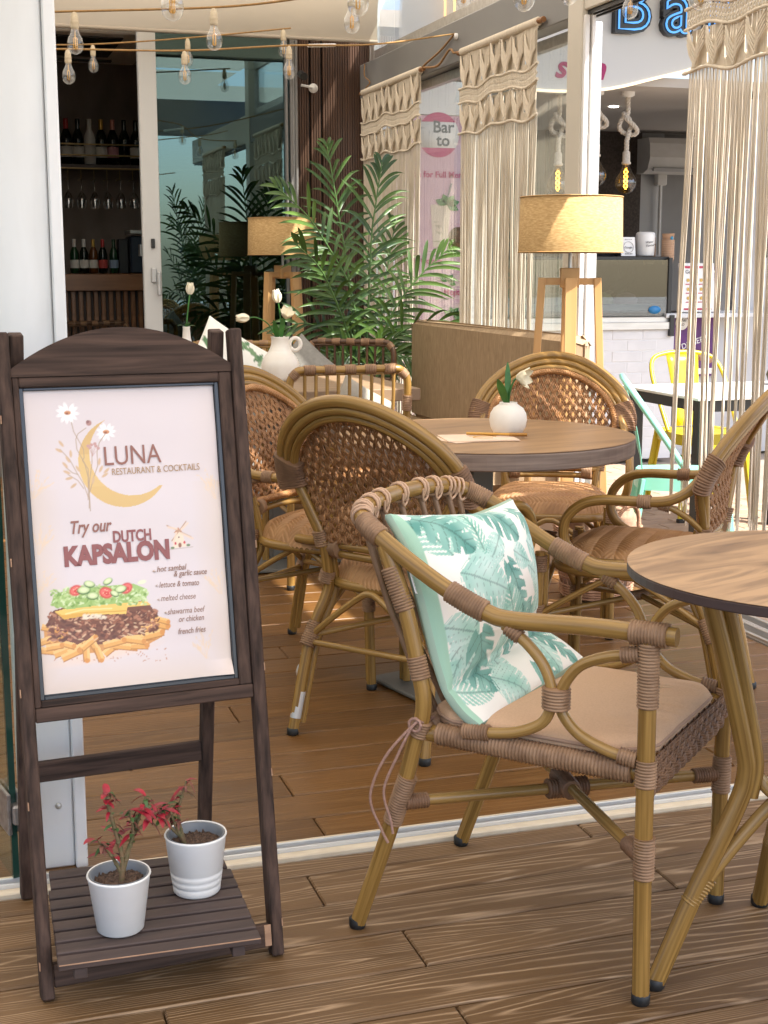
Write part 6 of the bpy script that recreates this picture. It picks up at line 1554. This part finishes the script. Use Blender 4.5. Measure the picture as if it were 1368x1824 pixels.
t=thing('downlight','small recessed spotlight in the shop ceiling','ceiling light',(4.87,9.6,2.388)); mb=MB(); mb.lathe([(.035,0),(.035,-.004),(0,-.005)],16); mb.build('lens',em('downlight_glow',(1,.93,.8),6),t)
# white shop tile cladding between panel and grey wall
mb=MB(); mb.box((6.17,11.42,1.2),(.24,.05,2.4)); mb.build('tile_cladding',SHW,None,label='white tiled strip on the shop rear wall beside the dark panel',cat='wall panel')
# ---- rope pendants
RC=pm('white_cotton_rope',(.66,.60,.52),(.54,.48,.41),(70,70,70),.9)
def pendant(x,y,zc,zb,label):
    t=thing('rope_pendant',label,'pendant lamp',(x,y,0),0,'knotted rope pendants with amber bulbs')
    m=MB(); m.lathe([(.045,0),(.045,-.025),(.02,-.035)],18,(0,0,zc)); m.build('ceiling_rose',POTW,t)
    zk=zb+.43
    P=[(0,0,zc-.02),(0,0,zk+.13),(.0,0,zk+.06),(-.045,.0,zk+.02),(-.05,.02,zk-.03),(-.01,.035,zk-.06),(.05,.01,zk-.075),(.065,-.02,zk-.055),(.03,-.04,zk-.02),(-.02,-.035,zk+.02),(-.03,0,zk+.06),(.01,.03,zk+.05),(.035,.015,zk+.0),(.015,0,zk-.06),(0,0,zk-.12),(0,0,zb+.225)]
    C=resample(catmull(P,6),.006); m=MB()
    for ph in range(3):
        Q=[]
        for i,p in enumerate(C):
            a=C[max(0,i-1)]; b=C[min(len(C)-1,i+1)]; d=(b-a).normalized(); u=d.orthogonal().normalized(); u=d.cross(Vector((.3,1,.2))).normalized(); v=d.cross(u); th=i*.55+ph*2.094
            Q.append(p+u*(.0085*math.cos(th))+v*(.0085*math.sin(th)))
        m.tube(Q,.0095,5)
    m.build('knotted_rope',RC,t)
    m=MB(); m.lathe([(.018,zb+.245),(.026,zb+.235),(.026,zb+.175),(.032,zb+.17),(.032,zb+.158),(.02,zb+.155)],16); m.build('socket',RC,t)
    m=MB(); m.lathe([(.020,zb+.160),(.024,zb+.14),(.04,zb+.105),(.066,zb+.065),(.075,zb+.035),(.070,zb+.005),(.050,zb-.025),(.02,zb-.040),(0,zb-.043)],26); m.build('glass_bulb',AMBER,t)
    m=MB()
    for ph in (0,math.pi): m.tube([(.013*math.sin(i*.42+ph),.010*math.cos(i*.42+ph),zb+.125-.0042*i) for i in range(33)],.0035,5)
    m.build('filament',em('spiral_filament',(1,.62,.08),5) if 'spiral_filament' not in bpy.data.materials else bpy.data.materials['spiral_filament'],t)
pendant(4.57,8.8,2.39,1.755,'rope pendant with amber bulb, rightmost, its ceiling rose visible')
pendant(4.34,8.8,2.39,1.80,'rope pendant with amber bulb right beside the white post')
pendant(4.06,8.8,2.39,1.735,'rope pendant with amber bulb seen through glass left of the white post')
# ---- banner behind the glass
PINK=pm('banner_pink',(.60,.40,.46),(.56,.35,.42),(1.5,1.5,.8),.6,contrast=(.3,.7)); BW_=pm('banner_white',(.70,.69,.68),rough=.6); CRI=pm('banner_crimson',(.44,.03,.15),rough=.5); SLT=pm('banner_slate',(.06,.09,.11),rough=.5)
t=thing('pink_banner','tall pink drinks banner standing behind the glass with a coconut and mint','banner',(2.985,8.30,0))
mb=MB(); mb.box((0,0,1.11),(.52,.012,2.05)); mb.build('sheet',PINK,t)
mb=MB(); mb.box((0,0,2.24),(.52,.012,.20)); mb.build('top_sheet',BW_,t)
mb=MB(); mb.box((0,.02,.05),(.56,.10,.08),bev=.006); mb.build('base',ALU,t)
bm=Matrix.Translation((0,-.0065,0))@Matrix.Rotation(R(90),4,'X')
mb=MB(); mb.lathe([(.135,0),(.135,.001),(0,.0012)],36,bm@Vector((.03,2.02,.0)),M=bm.to_3x3()); mb.build('logo_disc',BW_,t)
for s in (1,-1):
    mb=MB(); P=[(.03+.135*math.cos(a),2.02+s*.135*math.sin(a)) for a in np.linspace(R(35),R(145),16)]; mb.add([bm@Vector((x,y,.002)) for x,y in P],[list(range(16)) if s>0 else list(range(16))[::-1]]); mb.build('logo_cap',CRI,t)
text_mesh('Bar',.10,SLT,bm@Matrix.Translation((.13,2.035,.003)),t,'lettering',align='RIGHT',offset=.002); text_mesh('to',.10,SLT,bm@Matrix.Translation((.105,1.955,.003)),t,'lettering',align='RIGHT',offset=.002)
text_mesh('Scan for Full Menu',.052,CRI,bm@Matrix.Translation((.215,1.765,.003)),t,'lettering',align='RIGHT',offset=.0012)
text_mesh('Piña Colada',.05,CRI,bm@Matrix.Translation((.06,1.24,.003)),t,'lettering',align='RIGHT',offset=.001); text_mesh('Mojito',.05,CRI,bm@Matrix.Translation((.205,1.045,.003)),t,'lettering',align='RIGHT',offset=.001)
text_mesh('e\nri',.06,CRI,bm@Matrix.Translation((-.215,.27,.003)),t,'lettering',offset=.001)
# printed drink: glass, straw, mint, coconut
mb=MB(); 
def pl(mb,P,z=.002): mb.add([bm@Vector((x,y,z)) for x,y in P],[list(range(len(P)))])
pl(mb,[(.0,1.34),(.09,1.34),(.115,1.60),(-.02,1.60)]); mb.build('printed_glass',pm('drink_cream',(.62,.52,.42),rough=.6),t)
mb=MB(); pl(mb,[(.075,1.60),(.085,1.60),(.125,1.73),(.112,1.73)],.004); mb.build('printed_straw',pm('straw_grey',(.18,.19,.2)),t)
for (cx,cy,s_) in ((.09,1.60,1.0),(.10,1.13,.7),(.135,.92,.8)):
    mb=MB()
    for a in (-.5,.3,1.0,1.9,2.7):
        L_=.085*s_; P=[(cx+L_*q*math.cos(a)-.022*s_*math.sin(math.pi*q)*math.sin(a)*sg,cy+L_*q*math.sin(a)*.8+.022*s_*math.sin(math.pi*q)*math.cos(a)*sg) for sg,qs in ((1,np.linspace(0,1,6)),(-1,np.linspace(1,0,6)[1:-1])) for q in qs]; pl(mb,P,.005)
    mb.build('printed_mint',pm('mint_print',(.10,.24,.07),(.05,.15,.05),(30,30,30),.6),t)
mb=MB(); mb.lathe([(.065,0),(.065,.001),(0,.0012)],24,bm@Vector((.165,1.40,.003)),M=bm.to_3x3()); mb.build('printed_coconut',pm('coconut_print',(.20,.10,.06),(.09,.045,.03),(20,20,120),.8),t)
# ---- white bistro table and metal chairs outside
t=thing('white_metal_table','white topped table with black legs outside beyond the knotted curtain','table',(3.62,5.72,-.08))
mb=MB(); mb.box((0,0,.725),(.90,.72,.014),bev=.003); mb.build('tabletop',POTW,t)
for sx_ in (-1,1):
    for sy_ in (-1,1): mb=MB(); mb.box((.40*sx_,.31*sy_,.36),(.06,.06,.716),bev=.004); mb.build('leg',DARKMETAL,t)
mb=MB()
for s in (-1,1): mb.box((0,.31*s,.69),(.74,.03,.05)); mb.box((.40*s,0,.69),(.03,.56,.05))
mb.build('apron',DARKMETAL,t)
def tolix(c,f,mat,label,sm_=1):
    t=thing('metal_chair',label,'chair',(c[0],c[1],-.08),math.atan2(-f[0],f[1]),'enamelled metal café chairs')
    m=MB(); n=17; g=np.linspace(-1,1,n); U,W=np.meshgrid(g,g,indexing='ij'); X=.20*U*np.sqrt(1-W**2/5)*(1+.06*W); Y=.19*W*np.sqrt(1-U**2/5); Z=.450-.012*(1-np.maximum(np.abs(U),np.abs(W))**3)
    top=np.stack([X,Y,Z],-1).reshape(-1,3); npmesh('seat',top,gridfaces(n,n),mat,None,t)
    m=MB(); bd=[(i,0) for i in range(n)]+[(n-1,j) for j in range(1,n)]+[(i,n-1) for i in range(n-2,-1,-1)]+[(0,j) for j in range(n-2,0,-1)]
    R1=[(X[i,j],Y[i,j],.45) for i,j in bd]; R2=[(p[0]*1.03,p[1]*1.03,.395) for p in R1]; k=len(R1)
    m.add(R1+R2,[[i,(i+1)%k,k+(i+1)%k,k+i] for i in range(k)],0,True); m.build('seat_skirt',mat,t)
    for s in (-1,1):
        for (y0,y1) in ((.165,.215),(-.165,-.225)):
            m=MB(); a=Vector((.165*s,y0,.44)); b=Vector((.205*s,y1,.02)); 
            for q in (0,1): pass
            m.beam(a,b,.042,.016,up=(0,1,0)); m.beam(a+Vector((-.012*s,0,0)),b+Vector((-.010*s,0,0)),.014,.036,up=(0,1,0)); lg=m.build('leg',mat,t)
            m=MB(); m.box((.205*s,y1,.010),(.046,.034,.02),bev=.003); m.build('foot_cap',BLACK,lg)
    P=[(.200,.02,.455),(.208,-.08,.60),(.208,-.18,.74),(.175,-.235,.815),(.09,-.255,.842),(0,-.258,.846)]; P=P+[(-x,y,z) for x,y,z in P[-2::-1]]
    m=MB(); m.tube(catmull(P,6),.0115,10); m.build('back_tube',mat,t)
    m=MB(); vs=[]
    for i in range(9):
        q=i/8; hw=.060+.035*q; 
        for e,dy in ((-1,0),(-.55,0),(-.45,.007),(.45,.007),(.55,0),(1,0)): vs.append((hw*e,-.165-.09*q+.012*math.sin(q*3.1)-(dy if .15<q<.92 else 0),.455+.385*q))
    m.add(vs,[[i*6+j,i*6+j+1,(i+1)*6+j+1,(i+1)*6+j] for i in range(8) for j in range(5)],0,True); o=m.build('splat',mat,t); sd=o.modifiers.new('s','SOLIDIFY'); sd.thickness=.003
    return t
YEL=pm('yellow_enamel',(.62,.50,.018),(.57,.46,.016),(6,6,6),.3); MINT=pm('mint_enamel',(.24,.60,.47),(.22,.56,.44),(6,6,6),.3)
tolix((3.82,6.42),(-.05,-1),YEL,'yellow metal chair behind the white table')
tolix((2.96,5.12),(.90,-.43),MINT,'mint green metal chair nearest the wicker basket')
tolix((4.25,5.35),(-.8,.6),MINT,'mint green metal chair at the right behind the curtain fringe')
t=thing('black_bag','black folded bag with clear wrap on the white table','bag',(3.92,5.85,.66)); mb=MB(); n=14
mb.lathe([(0,0),(.07,.0),(.085,.03),(.075,.08),(.045,.115),(.015,.13),(0,.132)],14,M=Matrix.Rotation(R(10),3,'Y')); mb.build('body',BLACK,t); mb=MB(); mb.lathe([(0,.05),(.03,.07),(.04,.11),(.02,.15),(0,.16)],10,(.03,-.04,0)); mb.build('wrap',glassmat('cling_wrap',(.9,.9,.9),.15,.1),t)
# ---- person behind the counter, dark top, mostly behind the lamp shade
def person():
    t=thing('person','person in a dark top bending behind the display case, face hidden by the lamp shade','person',(4.52,9.05,-.03),R(140))
    J=[((0,0,.95),.115),((0,.02,1.12),.12),((0,.05,1.30),.13),((0,.10,1.44),.085),((0,.15,1.50),.055),
       ((.17,.07,1.40),.062),((.24,.16,1.16),.048),((.16,.36,1.08),.038),((-.17,.07,1.40),.062),((-.24,.16,1.16),.048),((-.16,.36,1.08),.038),
       ((.09,0,.85),.085),((.10,.02,.48),.062),((.10,0,.06),.045),((-.09,0,.85),.085),((-.10,.02,.48),.062),((-.10,0,.06),.045),((.10,.14,.03),.035),((-.10,.14,.03),.035)]
    E=[(0,1),(1,2),(2,3),(3,4),(2,5),(5,6),(6,7),(2,8),(8,9),(9,10),(0,11),(11,12),(12,13),(0,14),(14,15),(15,16),(13,17),(16,18)]
    me=bpy.data.meshes.new('body'); me.from_pydata([j[0] for j in J],E,[]); o=link('body',me,t); me.materials.append(pm('dark_clothing',(.012,.012,.016),(.02,.02,.025),(30,30,30),.85))
    sk=o.modifiers.new('sk','SKIN'); 
    for i,j in enumerate(J): me.skin_vertices[0].data[i].radius=(j[1],j[1])
    me.skin_vertices[0].data[0].use_root=True; o.modifiers.new('ss','SUBSURF').levels=2; o.modifiers['ss'].render_levels=2
    SK=pm('skin',(.42,.24,.16),(.38,.21,.14),(20,20,20),.5)
    m=MB(); hd=Matrix.Translation((0,.21,1.60))@Matrix.Rotation(R(-25),4,'X'); prof=[]
    n=22; k=16; vs=[]
    for i in range(k+1):
        ph=math.pi*i/k
        for j in range(n):
            th=2*math.pi*j/n; x=.075*math.sin(ph)*math.cos(th); y=.094*math.sin(ph)*math.sin(th); z=.118*math.cos(ph)
            if z<-.02: x*=1-.28*(-z-.02)/.1; y*=1-.10*(-z-.02)/.1
            if y>.06 and abs(x)<.02 and -.035<z<.01: y+=.018*(1-abs(x)/.02)
            if y>.05 and .02<abs(x)<.045 and .005<z<.03: y-=.006
            vs.append(hd@Vector((x,y,z)))
    m.add(vs,[[i*n+j,(i+1)*n+j,(i+1)*n+(j+1)%n,i*n+(j+1)%n] for i in range(k) for j in range(n)],0,True); m.build('head',SK,t)
    m=MB(); vs=[hd@Vector((.083*math.sin(math.pi*i/k*.62)*math.cos(2*math.pi*j/n),.100*math.sin(math.pi*i/k*.62)*math.sin(2*math.pi*j/n)-.012,.126*math.cos(math.pi*i/k*.62)+.004)) for i in range(k+1) for j in range(n)]
    m.add(vs,[[i*n+j,(i+1)*n+j,(i+1)*n+(j+1)%n,i*n+(j+1)%n] for i in range(k) for j in range(n)],0,True); m.build('hair',pm('dark_hair',(.02,.014,.01),rough=.6),t)
    m=MB()
    for s in (-1,1): m.lathe([(0,-.009),(.011,0),(0,.009)],8,hd@Vector((.030*s,.083,.016))); 
    m.build('eyes',pm('eye_dark',(.03,.02,.02),rough=.2),t)
    for s in (-1,1):
        hand=Vector((.16*s,.36,1.08)); m=MB(); m.tube([hand,hand+Vector((-.02*s,.06,-.015)),hand+Vector((-.03*s,.10,-.03))],[.026,.032,.028],10,flat=.55)
        for q in range(4):
            b=hand+Vector((-.03*s-.018*(q-1.5)*.8,.10,-.03)); L_=(.058,.068,.064,.05)[q]; m.tube([b,b+Vector((0,L_*.5,-.006)),b+Vector((0,L_*.9,-.028))],[.0085,.008,.006],7)
        b=hand+Vector((.004*s-.02*s*2,.05,-.01)); m.tube([hand+Vector((-.045*s,.05,-.01)),hand+Vector((-.07*s,.085,-.02)),hand+Vector((-.072*s,.115,-.03))],[.011,.009,.007],7); m.build('hand',SK,t)
person()
